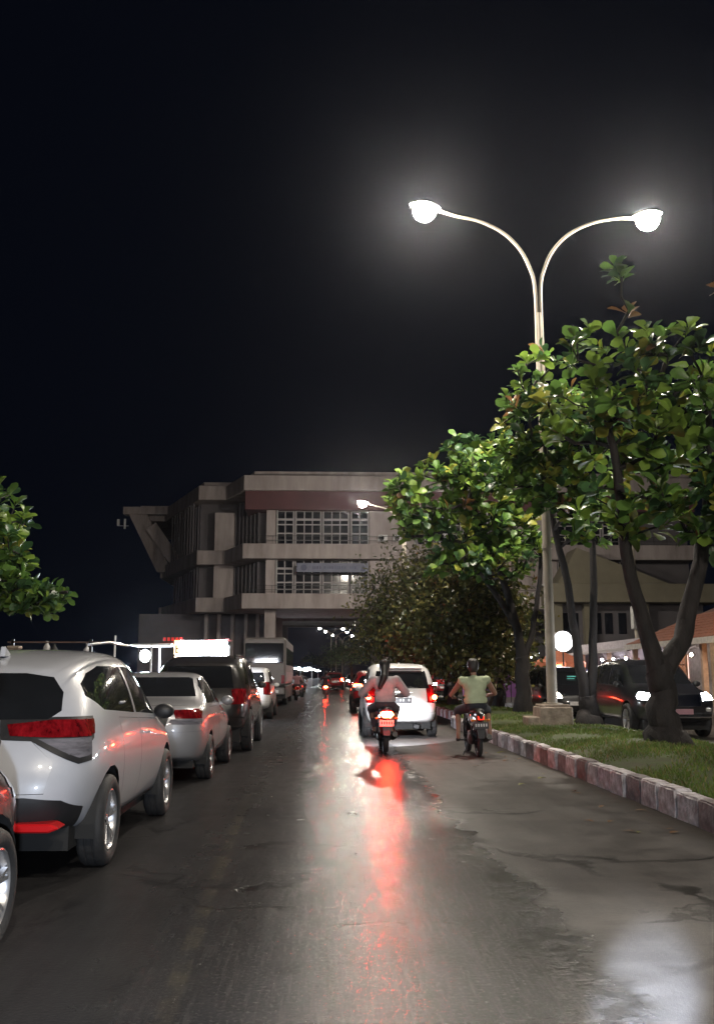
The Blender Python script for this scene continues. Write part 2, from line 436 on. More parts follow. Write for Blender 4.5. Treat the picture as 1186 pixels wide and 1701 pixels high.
def car(name, label, cat, sp, paint, loc, rz=0, group=None, mats=None, skip=(), dark_rim=False):
    """sp: spec with stations, wheels and cut regions"""
    mats = mats or {}
    root = empty(name, loc, rz, label, cat, group)
    bm = lattice(sp['st'], sp.get('br', .09), sp.get('bf', .12), sp.get('level', 2))
    r = sp['r']; L = sp['len']
    liner = MB()
    for wy in sp['wheels']:
        for s in (1, -1):
            fs = cut(bm, 'side', circ(wy, r + .015, r + .055), s)
            bmesh.ops.delete(bm, geom=fs, context='FACES')
            n = 14; hw = sp['track'] + .005
            vs = []; ff = []
            for k in range(n + 1):
                q = -.25 + (PI + .5) * k / n
                for x in (hw, hw - .32): vs.append((s * x, wy + math.cos(q) * (r + .06), r + .015 + math.sin(q) * (r + .06)))
            for k in range(n): ff.append((2 * k, 2 * k + 1, 2 * k + 3, 2 * k + 2))
            liner.add(vs, ff)
    liner.bounds(-sp['track'] + .14, sp['track'] - .14, .3, L - .35, .2, sp.get('core_z', .82))
    arch = sp.get('arch')           # dark wheel-arch trim
    body = None
    parts = []
    for reg in sp['cuts']:
        nm, mk, both, views, off, shr = reg
        if nm in skip: continue
        mm = mats.get(nm, mats.get(mk, None)) or (paint if mk == 'paint' else M[mk])
        for s in ((1, -1) if both else (1,)):
            fs = []
            allf = []
            for view, poly in views:
                pl = poly
                if view != 'side' and s < 0: pl = [(-x, z) for x, z in poly]
                allf.append((view, pl))
            acc = []
            for view, pl in allf:
                f = cut(bm, view, pl, s, ymax=(1.6 if view == 'rear' else None))
                acc.append((view, pl))
            sel = set()
            for view, pl in acc:
                a0, a1 = VIEWS[view]; cond = _cond(view, s)
                for f in bm.faces:
                    c = f.calc_center_median()
                    if view == 'rear' and c.y > 1.6: continue
                    if view == 'front' and c.y < L * .45: continue
                    if cond(f, c) and inside(pl, c[a0], c[a1]): sel.add(f)
            o = extract(bm, list(sel), nm, mm, root, off, shr, delete=not nm.endswith('surround'))
            if o: parts.append(o)
    me = bpy.data.meshes.new('body'); bm.to_mesh(me); bm.free(); me.materials.append(paint)
    me.polygons.foreach_set('use_smooth', [True] * len(me.polygons)); me.update()
    body = bpy.data.objects.new('body', me); COL.objects.link(body); body.parent = root
    liner.build('underbody', M['under'], root)
    for wy in sp['wheels']:
        for s in (1, -1): add_wheel(root, s * (sp['track'] - .06), wy, r, .21, s, dark_rim)
    # mirrors
    mx, my, mz = sp['mirror']
    for s in (1, -1):
        b = MB(); b.ell((s * (mx + .12), my, mz + .05), (.105, .06, .075), 12, 8); b.bar((s * (mx - .03), my, mz - .01), (s * (mx + .08), my, mz + .03), .05, .04)
        b.build('mirror', mats.get('mirror', paint), root, True, 60)
    for (hy, hz, hx) in sp.get('handles', []):
        for s in (1, -1):
            b = MB(); b.tube([(s * hx, hy - .08, hz), (s * (hx + .028), hy - .05, hz), (s * (hx + .028), hy + .05, hz), (s * hx, hy + .08, hz)], .012, 6)
            b.build('door_handle', mats.get('handle', paint), root, True)
    px = sp.get('plate')
    if px:
        y, z, hw, hh = px
        b = MB(); b.box((0, y, z), (hw * 2, .02, hh * 2)); pl = b.build('licence_plate', mats.get('plate', M['plate']), root, bevel=.004)
        k = MB()
        for i in range(6):
            x = -hw * .75 + i * hw * .3
            if i in (1, 4): continue
            k.box((x, y - .0115, z + .008), (hw * .16, .003, hh * .8))
        k.build('plate_marks', M['plate_mark'], pl)
    if sp.get('exhaust'):
        x, y, z = sp['exhaust']; b = MB(); RX = Matrix.Translation((x, y, z)) @ Matrix.Rotation(PI / 2, 4, 'X')
        b.lathe([(.03, -.25), (.05, -.1), (.062, .06), (.050, .06), (.042, -.05)], 14, RX); b.build('exhaust_pipe', M['chrome'], root, True)
    if sp.get('antenna'):
        x, y, z = sp['antenna']; b = MB(); b.prism([(y, z - .03), (y + .16, z - .03), (y + .14, z), (y + .02, z + .05)], 'x', -.02, .02); b.build('antenna_fin', paint, root, bevel=.006)
    if sp.get('rails'):
        x, y0, y1, z = sp['rails']
        for s in (1, -1):
            b = MB(); b.tube([(s * x, y0, z - .05), (s * x, y0 + .08, z + .02), (s * x, (y0 + y1) / 2, z + .035), (s * x, y1 - .08, z + .015), (s * x, y1, z - .05)], .014, 6)
            b.build('roof_rail', M['chrome'], root, True)
    return root

CROSS = dict(len=4.3, r=.335, track=.87, wheels=(.86, 3.46), mirror=(.80, 3.02, 1.02), level=3, br=.10,
    st=[((.16, .05, .0, .20, .58, .66), .34, 1.06, 1.50, .76, .84, .79, .57),
        ((.62, .6, .58, .62, .92, 1.0), .27, 1.12, 1.58, .83, .93, .885, .645),
        (1.5, .24, 1.09, 1.645, .85, .915, .885, .675), (2.25, .24, 1.04, 1.64, .85, .915, .88, .675),
        ((2.85,) * 4 + (2.75, 2.75), .24, 1.01, 1.585, .85, .91, .87, .65),
        ((3.2,) * 4 + (3.5, 3.55), .24, .97, 1.10, .85, .915, .87, .70), ((3.75,) * 4 + (3.85, 3.85), .24, .92, 1.02, .84, .915, .86, .62),
        ((4.16, 4.22, 4.24, 4.18, 4.05, 4.02), .27, .80, .90, .72, .80, .76, .5)],
    cuts=[('rear_window', 'glass', False, [('rear', [(-.56, 1.11), (-.63, 1.17), (-.60, 1.30), (-.50, 1.41), (-.3, 1.44), (.3, 1.44), (.50, 1.41), (.60, 1.30), (.63, 1.17), (.56, 1.11)])], -.006, 0),
          ('side_window', 'glass', True, [('side', [(.60, 1.27), (.82, 1.16), (1.88, 1.10), (1.88, 1.50), (1.2, 1.50), (.86, 1.44), (.66, 1.36)])], -.006, 0),
          ('side_window', 'glass', True, [('side', [(1.96, 1.10), (3.02, 1.045), (3.05, 1.08), (2.72, 1.40), (2.5, 1.49), (1.96, 1.50)])], -.006, 0),
          ('windscreen', 'glass', False, [('front', [(-.66, 1.10), (.66, 1.10), (.56, 1.50), (-.56, 1.50)])], -.005, 0),
          ('light_surround', 'plastic', True, [('rear', [(.24, 1.11), (.28, .975), (.49, .965), (.80, .805), (.86, .82), (.99, .965), (.97, 1.125), (.6, 1.125)]), ('side', [(.15, .835), (.44, .97), (.50, 1.06), (.42, 1.125), (.15, 1.125)])], .005, 0),
          ('taillight', 'tail_off', True, [('rear', [(.30, 1.075), (.34, 1.0), (.62, .985), (.95, .985), (.95, 1.10), (.6, 1.105)]), ('side', [(.04, .985), (.36, .985), (.46, 1.06), (.40, 1.10), (.04, 1.10)])], .010, 0),
          ('reversing_light', 'tail_clear', True, [('rear', [(.53, .98), (.80, .845), (.84, .855), (.97, .98)]), ('side', [(.15, .868), (.39, .98), (.15, .98)])], .006, 0),
          ('rear_bumper', 'plastic', False, [('rear', [(-.92, .1), (.92, .1), (.92, .42), (.72, .57), (.5, .60), (-.5, .60), (-.72, .57), (-.92, .42)])], .004, 0),
          ('reflector', 'reflector', True, [('side', [(-.5, .40), (-.4, .40), (-.4, .44)])], .0, 0),
          ('tailgate', 'paint', False, [('rear', [(-.62, .62), (.62, .62), (.665, .82), (.49, .97), (.3, 1.06), (-.3, 1.06), (-.49, .97), (-.665, .82)])], .001, .004),
          ('door', 'paint', True, [('side', [(1.30, .62), (1.42, .36), (2.0, .34), (2.0, 1.05), (1.2, 1.09)])], .001, .004),
          ('door', 'paint', True, [('side', [(2.03, .34), (3.02, .34), (3.08, .60), (3.06, 1.0), (2.03, 1.05)])], .001, .004),
          ('side_skirt', 'plastic', True, [('side', [(1.26, .20), (3.06, .20), (3.06, .325), (1.26, .325)])], .004, 0),
          ('headlight', 'head_off', True, [('front', [(.42, .74), (.95, .76), (.95, .88), (.45, .84)]), ('side', [(3.85, .80), (4.4, .74), (4.4, .88), (3.8, .9)])], .005, 0),
          ('grille', 'plastic', False, [('front', [(-.4, .68), (.4, .68), (.4, .82), (-.4, .82)])], .003, 0)],
    handles=[(1.5, 1.2, .80), (2.2, .92, .905)], plate=(-.115, .80, .24, .075), antenna=(0, .85, 1.60))

SEDAN = dict(len=4.35, r=.305, track=.84, wheels=(.92, 3.47), mirror=(.76, 2.85, .98), level=3, br=.12,
    st=[((.10, .04, .0, .03, .14, .22), .33, .95, 1.06, .74, .81, .79, .66),
        ((.45,) * 4 + (.52, .55), .25, .99, 1.10, .80, .87, .84, .70),
        ((.72,) * 4 + (.78, .80), .22, .985, 1.13, .82, .875, .845, .69),
        ((1.05, 1.05, 1.05, 1.05, 1.35, 1.38), .22, .98, 1.43, .82, .875, .845, .59),
        (1.95, .22, .965, 1.485, .82, .87, .84, .61), ((2.45,) * 4 + (2.4, 2.4), .22, .95, 1.46, .82, .87, .84, .60),
        ((3.0,) * 4 + (3.1, 3.15), .22, .92, 1.05, .82, .87, .83, .66), ((3.7,) * 4 + (3.75, 3.75), .22, .87, .96, .81, .87, .82, .6),
        ((4.25, 4.3, 4.32, 4.25, 4.15, 4.1), .25, .74, .82, .70, .78, .74, .5)],
    cuts=[('rear_window', 'glass', False, [('rear', [(-.64, 1.135), (.64, 1.135), (.58, 1.25), (.50, 1.40), (-.50, 1.40), (-.58, 1.25)])], -.005, 0),
          ('side_window', 'glass', True, [('side', [(.98, 1.04), (1.9, 1.02), (1.9, 1.385), (1.55, 1.385), (1.25, 1.28)])], -.006, 0),
          ('side_window', 'glass', True, [('side', [(1.97, 1.02), (2.98, .99), (2.62, 1.28), (2.4, 1.38), (1.97, 1.385)])], -.006, 0),
          ('windscreen', 'glass', False, [('front', [(-.64, 1.05), (.64, 1.05), (.54, 1.40), (-.54, 1.40)])], -.005, 0),
          ('taillight', 'tail_off', True, [('rear', [(.46, .965), (.50, .86), (.95, .86), (.95, .985)]), ('side', [(-.1, .86), (.22, .87), (.34, .95), (-.1, .985)])], .010, 0),
          ('reversing_light', 'tail_clear', True, [('rear', [(.44, .855), (.40, .79), (.95, .78), (.95, .855)]), ('side', [(-.1, .78), (.12, .79), (.20, .855), (-.1, .855)])], .006, 0),
          ('number_recess', 'plastic', False, [('rear', [(-.36, .72), (.36, .72), (.42, .90), (-.42, .90)])], -.012, 0),
          ('boot_lid', 'paint', False, [('rear', [(-.40, .70), (.40, .70), (.45, .93), (.62, 1.0), (.62, 1.03), (-.62, 1.03), (-.62, 1.0), (-.45, .93)])], .001, .004),
          ('rear_bumper', 'paint', False, [('rear', [(-.95, .2), (.95, .2), (.95, .70), (.42, .685), (-.42, .685), (-.95, .70)])], .010, 0),
          ('door', 'paint', True, [('side', [(1.25, .50), (1.42, .32), (1.93, .32), (1.93, .975), (1.1, .985)])], .001, .004),
          ('door', 'paint', True, [('side', [(1.96, .32), (3.0, .32), (3.02, .9), (1.96, .97)])], .001, .004),
          ('headlight', 'head_off', True, [('front', [(.42, .66), (.95, .70), (.95, .84), (.45, .78)]), ('side', [(3.9, .78), (4.5, .66), (4.5, .82), (3.85, .86)])], .005, 0),
          ('grille', 'plastic', False, [('front', [(-.4, .62), (.4, .62), (.36, .76), (-.36, .76)])], .003, 0)],
    handles=[(1.35, .88, .862), (2.1, .87, .862)], plate=(-.105, .80, .23, .065), exhaust=(.42, .02, .305))

SUV = dict(len=4.75, r=.39, track=.92, wheels=(.98, 3.73), mirror=(.85, 3.25, 1.18), level=2, br=.08, core_z=.9,
    st=[((.16, .03, .0, .10, .32, .40), .45, 1.16, 1.66, .82, .88, .86, .72),
        ((.6,) * 4 + (.75, .8), .36, 1.18, 1.76, .88, .945, .915, .77),
        (1.5, .34, 1.16, 1.83, .90, .94, .915, .79), (2.5, .34, 1.13, 1.82, .90, .94, .915, .79),
        ((3.1,) * 4 + (2.95, 2.95), .34, 1.12, 1.75, .90, .94, .91, .75),
        ((3.45,) * 4 + (3.7, 3.75), .34, 1.10, 1.24, .90, .945, .90, .74), ((4.1,) * 4 + (4.15, 4.15), .34, 1.06, 1.16, .88, .945, .89, .68),
        ((4.62, 4.7, 4.72, 4.66, 4.55, 4.5), .40, .98, 1.07, .76, .86, .83, .6)],
    cuts=[('rear_window', 'glass', False, [('rear', [(-.66, 1.20), (.66, 1.20), (.58, 1.60), (-.58, 1.60)])], -.005, 0),
          ('side_window', 'glass', True, [('side', [(.45, 1.26), (1.35, 1.23), (1.35, 1.69), (.85, 1.67)])], -.006, 0),
          ('side_window', 'glass', True, [('side', [(1.41, 1.23), (2.25, 1.21), (2.25, 1.70), (1.41, 1.695)])], -.006, 0),
          ('side_window', 'glass', True, [('side', [(2.32, 1.21), (3.35, 1.18), (2.95, 1.55), (2.75, 1.68), (2.32, 1.70)])], -.006, 0),
          ('windscreen', 'glass', False, [('front', [(-.72, 1.24), (.72, 1.24), (.62, 1.68), (-.62, 1.68)])], -.005, 0),
          ('taillight', 'tail_off', True, [('rear', [(.62, .90), (.98, .90), (.98, 1.18), (.66, 1.18)]), ('side', [(-.1, .90), (.28, .92), (.35, 1.15), (-.1, 1.18)])], .010, 0),
          ('rear_bumper', 'paint', False, [('rear', [(-.98, .2), (.98, .2), (.98, .66), (-.98, .66)])], .014, 0),
          ('door', 'paint', True, [('side', [(1.50, .60), (1.6, .46), (2.28, .46), (2.28, 1.17), (1.42, 1.18)])], .001, .004),
          ('door', 'paint', True, [('side', [(2.31, .46), (3.3, .46), (3.38, .8), (3.36, 1.12), (2.31, 1.17)])], .001, .004),
          ('side_step', 'plastic', True, [('side', [(1.42, .30), (3.3, .30), (3.3, .43), (1.42, .43)])], .02, 0),
          ('headlight', 'head_off', True, [('front', [(.50, .86), (.98, .90), (.98, 1.04), (.54, 1.02)]), ('side', [(4.3, .94), (4.9, .86), (4.9, 1.04), (4.25, 1.06)])], .006, 0),
          ('grille', 'chrome', False, [('front', [(-.44, .74), (.44, .74), (.48, 1.0), (-.48, 1.0)])], .004, 0),
          ('front_bumper', 'plastic', False, [('front', [(-.8, .40), (.8, .40), (.8, .58), (-.8, .58)])], .006, 0)],
    handles=[(1.7, 1.08, .93), (2.5, 1.07, .93)], plate=(-.10, .80, .24, .07), rails=(.60, .9, 2.9, 1.80), antenna=(0, .9, 1.76))

MPV = dict(len=4.15, r=.31, track=.83, wheels=(.78, 3.42), mirror=(.76, 2.95, 1.05), level=2, br=.06,
    st=[((.12, .02, .0, .06, .22, .30), .38, 1.04, 1.58, .74, .81, .80, .68),
        ((.5,) * 4 + (.62, .66), .28, 1.06, 1.68, .80, .86, .84, .72),
        (1.3, .25, 1.04, 1.72, .82, .86, .84, .73), (2.2, .25, 1.01, 1.71, .82, .86, .835, .72),
        ((2.75,) * 4 + (2.6, 2.6), .25, 1.0, 1.64, .82, .86, .83, .69),
        ((3.15,) * 4 + (3.4, 3.45), .25, .97, 1.12, .82, .86, .82, .67), ((3.65,) * 4 + (3.7, 3.7), .25, .92, 1.02, .81, .86, .81, .6),
        ((4.04, 4.1, 4.12, 4.06, 3.95, 3.9), .28, .80, .89, .70, .78, .75, .5)],
    cuts=[('rear_window', 'glass', False, [('rear', [(-.65, 1.13), (.65, 1.13), (.57, 1.53), (-.57, 1.53)])], -.004, 0),
          ('side_window', 'glass', True, [('side', [(.38, 1.14), (1.15, 1.11), (1.15, 1.57), (.70, 1.56), (.5, 1.45)])], -.006, 0),
          ('side_window', 'glass', True, [('side', [(1.21, 1.11), (1.98, 1.09), (1.98, 1.59), (1.21, 1.575)])], -.006, 0),
          ('side_window', 'glass', True, [('side', [(2.05, 1.09), (3.02, 1.06), (2.62, 1.45), (2.42, 1.58), (2.05, 1.59)])], -.006, 0),
          ('windscreen', 'glass', False, [('front', [(-.66, 1.12), (.66, 1.12), (.57, 1.57), (-.57, 1.57)])], -.005, 0),
          ('taillight', 'tail_off', True, [('rear', [(.655, .80), (.95, .80), (.95, 1.22), (.72, 1.22), (.66, 1.0)]), ('side', [(-.1, .80), (.14, .82), (.24, 1.1), (.20, 1.22), (-.1, 1.22)])], .010, 0),
          ('tailgate', 'paint', False, [('rear', [(-.62, .60), (.62, .60), (.64, .8), (.645, 1.1), (-.645, 1.1), (-.64, .8)])], .001, .004),
          ('rear_bumper', 'paint', False, [('rear', [(-.92, .2), (.92, .2), (.92, .585), (-.92, .585)])], .012, 0),
          ('door', 'paint', True, [('side', [(1.16, .55), (1.28, .36), (2.0, .36), (2.0, 1.05), (1.16, 1.07)])], .001, .004),
          ('door', 'paint', True, [('side', [(2.03, .36), (2.98, .36), (3.06, .7), (3.04, 1.0), (2.03, 1.05)])], .001, .004),
          ('headlight', 'head_off', True, [('front', [(.45, .72), (.95, .74), (.95, .92), (.5, .88)]), ('side', [(3.7, .80), (4.3, .72), (4.3, .9), (3.65, .95)])], .005, 0),
          ('grille', 'plastic', False, [('front', [(-.42, .64), (.42, .64), (.42, .80), (-.42, .80)])], .003, 0)],
    handles=[(1.42, .95, .852), (2.18, .94, .85)], plate=(-.075, .86, .22, .065), antenna=(0, .75, 1.68))
# ------------------------------------------------------------------ ground, roads, median
KX = 3.55; MX1 = 6.95         # median from the kerb face to its far edge
def kerb_x(y):                # kerb face of the near carriageway: a small jog before the far stretch
    t = min(1, max(0, (y - 26.5) / 4.5)); t = t * t * (3 - 2 * t)
    return KX + .55 * t

def road_mat():
    m = bpy.data.materials.new('asphalt'); m.use_nodes = True; nt = m.node_tree; L = nt.links
    p = nt.nodes['Principled BSDF']; ge = _n(nt, 'ShaderNodeNewGeometry'); P = ge.outputs['Position']
    sx = _n(nt, 'ShaderNodeSeparateXYZ'); L.new(P, sx.inputs[0])
    def math_(op, a, b=None, c=None):
        n = _n(nt, 'ShaderNodeMath', operation=op)
        for i, v in enumerate((a, b, c)):
            if v is None: continue
            if isinstance(v, (int, float)): n.inputs[i].default_value = v
            else: L.new(v, n.inputs[i])
        return n.outputs[0]
    def noise(scale, det=5, stretch=None, rough=.6):
        src = P
        if stretch:
            mp = _n(nt, 'ShaderNodeMapping'); mp.inputs['Scale'].default_value = stretch; L.new(P, mp.inputs[0]); src = mp.outputs[0]
        n = _n(nt, 'ShaderNodeTexNoise'); n.inputs['Scale'].default_value = scale; n.inputs['Detail'].default_value = det; n.inputs['Roughness'].default_value = rough
        L.new(src, n.inputs['Vector']); return n.outputs[0]
    def ramp(v, a, b, lo=0., hi=1.):
        n = _n(nt, 'ShaderNodeMapRange'); n.interpolation_type = 'SMOOTHSTEP'
        for i, q in ((1, a), (2, b), (3, lo), (4, hi)): n.inputs[i].default_value = q
        L.new(v, n.inputs[0]); return n.outputs[0]
    def mix(f, a, b):
        n = _n(nt, 'ShaderNodeMix', data_type='RGBA'); L.new(f, n.inputs[0])
        for i, v in ((6, a), (7, b)):
            if isinstance(v, tuple): n.inputs[i].default_value = (*v, 1)
            else: L.new(v, n.inputs[i])
        return n.outputs[2]
    nb = noise(.55, 6); nm = noise(3.2, 6); nf = noise(42, 4); ng = noise(150, 2); nl = noise(1.0, 5, (5.0, .30, 1))
    col = mix(ramp(nb, .35, .65), (.036, .036, .038), (.064, .062, .061))
    col = mix(ramp(nl, .42, .70, 0, .6), col, (.034, .032, .031))
    col = mix(ramp(nf, .52, .72, 0, .55), col, (.15, .145, .135))
    ns = noise(1.0, 4, (34, 2.2, 1), .7)
    col = mix(ramp(ns, .48, .74, 0, .5), col, (.115, .112, .105))
    col = mix(ramp(nb, .50, .72, 0, .55), col, (.024, .023, .023))
    # worn resurfaced strip towards the kerb: paler, dusty
    edge = math_('ADD', sx.outputs[0], math_('MULTIPLY', math_('SUBTRACT', nm, .5), .55))
    edge = math_('ADD', edge, math_('MULTIPLY', math_('SUBTRACT', nb, .5), .9))
    strip = ramp(edge, 1.25, 1.50)
    dust = mix(ramp(nm, .35, .68), (.078, .074, .074), (.125, .118, .115))
    dust = mix(ramp(nf, .45, .75, 0, .4), dust, (.15, .135, .12))
    col = mix(strip, col, dust)
    # cracked seam along the joint
    seam = math_('MULTIPLY', ramp(edge, 1.05, 1.22), ramp(edge, 1.30, 1.48, 1, 0))
    seam = math_('MULTIPLY', seam, ramp(nm, .40, .55))
    seam = math_('MULTIPLY', seam, ramp(sx.outputs[1], 9.5, 13.0, 1, .3))
    col = mix(math_('MULTIPLY', seam, .85), col, (.014, .013, .012))
    gut = math_('MULTIPLY', ramp(math_('ADD', sx.outputs[0], math_('MULTIPLY', math_('SUBTRACT', nm, .5), .6)), 3.12, 3.5), .75)
    col = mix(gut, col, (.038, .032, .026))
    # bitumen-sealed cracks and oil drips
    vo = _n(nt, 'ShaderNodeTexVoronoi'); vo.feature = 'DISTANCE_TO_EDGE'; vo.inputs['Scale'].default_value = .42
    wv = _n(nt, 'ShaderNodeVectorMath', operation='MULTIPLY_ADD'); nv_ = _n(nt, 'ShaderNodeTexNoise'); nv_.inputs['Scale'].default_value = 1.3; nv_.inputs['Detail'].default_value = 5; L.new(P, nv_.inputs['Vector'])
    L.new(nv_.outputs['Color'], wv.inputs[0]); wv.inputs[1].default_value = (1.6, 1.6, 0); L.new(P, wv.inputs[2]); L.new(wv.outputs[0], vo.inputs['Vector'])
    crack = math_('MULTIPLY', ramp(vo.outputs['Distance'], .006, .022, 1, 0), ramp(nb, .47, .60))
    col = mix(math_('MULTIPLY', crack, .8), col, (.010, .010, .010))
    drip = math_('MULTIPLY', ramp(noise(1.7, 3, (1.6, .8, 1)), .62, .72), ramp(sx.outputs[0], -1.8, 2.4, .75, .25))
    col = mix(drip, col, (.016, .016, .017))
    # remains of an old yellow line near the parked cars
    wob = math_('ADD', sx.outputs[0], math_('MULTIPLY', sx.outputs[1], .035))
    ln = math_('MULTIPLY', ramp(wob, -.58, -.55), ramp(wob, -.49, -.46, 1, 0))
    ln = math_('MULTIPLY', ln, ramp(nm, .38, .62)); ln = math_('MULTIPLY', ln, ramp(sx.outputs[1], 9, 13, .22, 0))
    col = mix(ln, col, (.22, .19, .12))
    # left side dimmed in the colour to offset the lamplight there
    left_dim = math_('MULTIPLY', ramp(sx.outputs[0], -1.5, -.1, 1, 0), .65)
    col = mix(left_dim, col, (.018, .0175, .019))
    L.new(col, p.inputs['Base Color'])
    r = math_('ADD', math_('MULTIPLY', nl, .16), math_('MULTIPLY', nm, .16))
    r = math_('ADD', r, math_('MULTIPLY', strip, .22)); r = math_('ADD', r, .075)
    r = math_('ADD', r, math_('MULTIPLY', ramp(sx.outputs[0], -1.8, -.3, 1, 0), .12))
    L.new(r, p.inputs['Roughness']); p.inputs['Specular IOR Level'].default_value = .105
    tv_ = _n(nt, 'ShaderNodeCombineXYZ'); tv_.inputs[1].default_value = 1; L.new(tv_.outputs[0], p.inputs['Tangent']); p.inputs['Anisotropic'].default_value = .75
    hgt = math_('ADD', math_('MULTIPLY', nf, .5), math_('ADD', math_('MULTIPLY', ng, .28), math_('MULTIPLY', nm, .10)))
    hgt = math_('SUBTRACT', hgt, math_('ADD', math_('MULTIPLY', seam, .9), math_('MULTIPLY', crack, .8)))
    bp = _n(nt, 'ShaderNodeBump'); bp.inputs['Strength'].default_value = .42; bp.inputs['Distance'].default_value = .012
    L.new(hgt, bp.inputs['Height']); L.new(bp.outputs[0], p.inputs['Normal'])
    return m
M['asphalt'] = road_mat()
M['soil'] = mat('dry_ground', (.075, .062, .045), .95, var=.35, scale=2.5, bump=.5, bscale=20)
M['turf'] = mat('turf', (.040, .062, .018), .95, var=.5, scale=3, bump=.6, bscale=30, dirt=(.045, .040, .020))
M['pave'] = mat('pavement', (.17, .155, .15), .85, var=.25, scale=2, bump=.3, bscale=25)

def sheet(name, x0, x1, y0, y1, z, m, nx=1, ny=1):
    b = MB(); vs = []; fs = []
    for j in range(ny + 1):
        for i in range(nx + 1): vs.append((x0 + (x1 - x0) * i / nx, y0 + (y1 - y0) * j / ny, z))
    for j in range(ny):
        for i in range(nx):
            a = j * (nx + 1) + i; fs.append((a, a + 1, a + nx + 2, a + nx + 1))
    b.add(vs, fs); return tag(b.build(name, m), kind='structure')
sheet('ground', -160, 160, -100, 480, -.03, M['soil'])
sheet('road', -4.25, 4.6, -60, 420, 0, M['asphalt'])
sheet('opposite_road', 6.2, 14.2, -60, 420, -.004, M['asphalt'])
b = MB(); b.bounds(-9.5, -4.25, -60, 420, -.02, .14); tag(b.build('pavement', M['pave'], bevel=.03), kind='structure')
b = MB(); b.bounds(14.2, 24, -60, 420, -.02, .14); tag(b.build('pavement', M['pave'], bevel=.03), kind='structure')
sheet('sand', -60, -9.5, -60, 420, -.01, M['soil'])

# median bed with a gentle crown
def median_z(x, y):
    t = (x - KX) / (MX1 - KX)
    n = math.sin(x * 2.1 + y * .7) * .02 + math.sin(y * 1.9 - x * 3.1) * .02 + math.sin(y * .43 + 1) * .03
    return .17 + .16 * max(0, math.sin(PI * min(1, max(0, t)))) ** .7 + n * min(1, t * 4) * max(0, min(1, (1 - t) * 4))
vs = []; fs = []; nx, ny = 16, 240
for j in range(ny + 1):
    y = -12 + 122 * j / ny
    for i in range(nx + 1):
        x = kerb_x(y) + .10 + (MX1 - .05 - kerb_x(y) - .10) * i / nx
        vs.append((x, y, median_z(x, y) if 0 < i < nx else .12))
for j in range(ny):
    for i in range(nx):
        a = j * (nx + 1) + i; fs.append((a, a + 1, a + nx + 2, a + nx + 1))
b = MB(); b.add(vs, fs); tag(b.build('median_strip', M['turf'], smooth=True), kind='structure')

# kerb of separate painted stones
kerb = empty('kerb', (KX, 6, 0)); kerb['kind'] = 'structure'
kmesh = {}
for mn in ('kerb_pale', 'kerb_dark', 'kerb_red'):
    for v in range(4):
        rr = random.Random(v + 3); b = MB()
        b.box((.10, .27, .125), (.20, .535, .30), None, 0, top=.94)
        o = b.build('kerb_stone', M[mn]); bm = bmesh.new(); bm.from_mesh(o.data)
        bmesh.ops.subdivide_edges(bm, edges=bm.edges, cuts=2, use_grid_fill=True)
        bmesh.ops.bevel(bm, geom=[e for e in bm.edges if e.calc_face_angle(0) > .6], offset=.018, segments=2, affect='EDGES')
        for q in bm.verts:
            q.co += Vector((rr.uniform(-1, 1), rr.uniform(-1, 1), rr.uniform(-1, 1))) * .007
        bm.to_mesh(o.data); bm.free()
        o.data.polygons.foreach_set('use_smooth', [True] * len(o.data.polygons)); o.data.set_sharp_from_angle(angle=R(45))
        kmesh[mn, v] = o.data; bpy.data.objects.remove(o)
y = 2.0; k = 0; rk = random.Random(5)
while y < 78:
    x = kerb_x(y); x2 = kerb_x(y + .55)
    if y < 12.8: mn = 'kerb_pale' if k not in (5, 12, 16) else 'kerb_dark'
    elif y < 27: mn = 'kerb_pale' if k % 2 else 'kerb_dark'
    else: mn = 'kerb_pale' if k % 2 else 'kerb_red'
    o = bpy.data.objects.new('kerb_stone', kmesh[mn, rk.randrange(4)]); COL.objects.link(o); o.parent = kerb
    o.location = (x - KX + rk.uniform(-.012, .012), y - 6, rk.uniform(-.02, .01)); o.rotation_euler = (rk.uniform(-.015, .015), rk.uniform(-.03, .03), -math.atan2(x2 - x, .55) + rk.uniform(-.015, .015))
    y += .555; k += 1
b = MB(); b.bounds(MX1 - .06, MX1 + .10, -12, 110, -.02, .20); o = b.build('far_kerb', M['kerb_pale'], bevel=.02); tag(o, kind='structure')

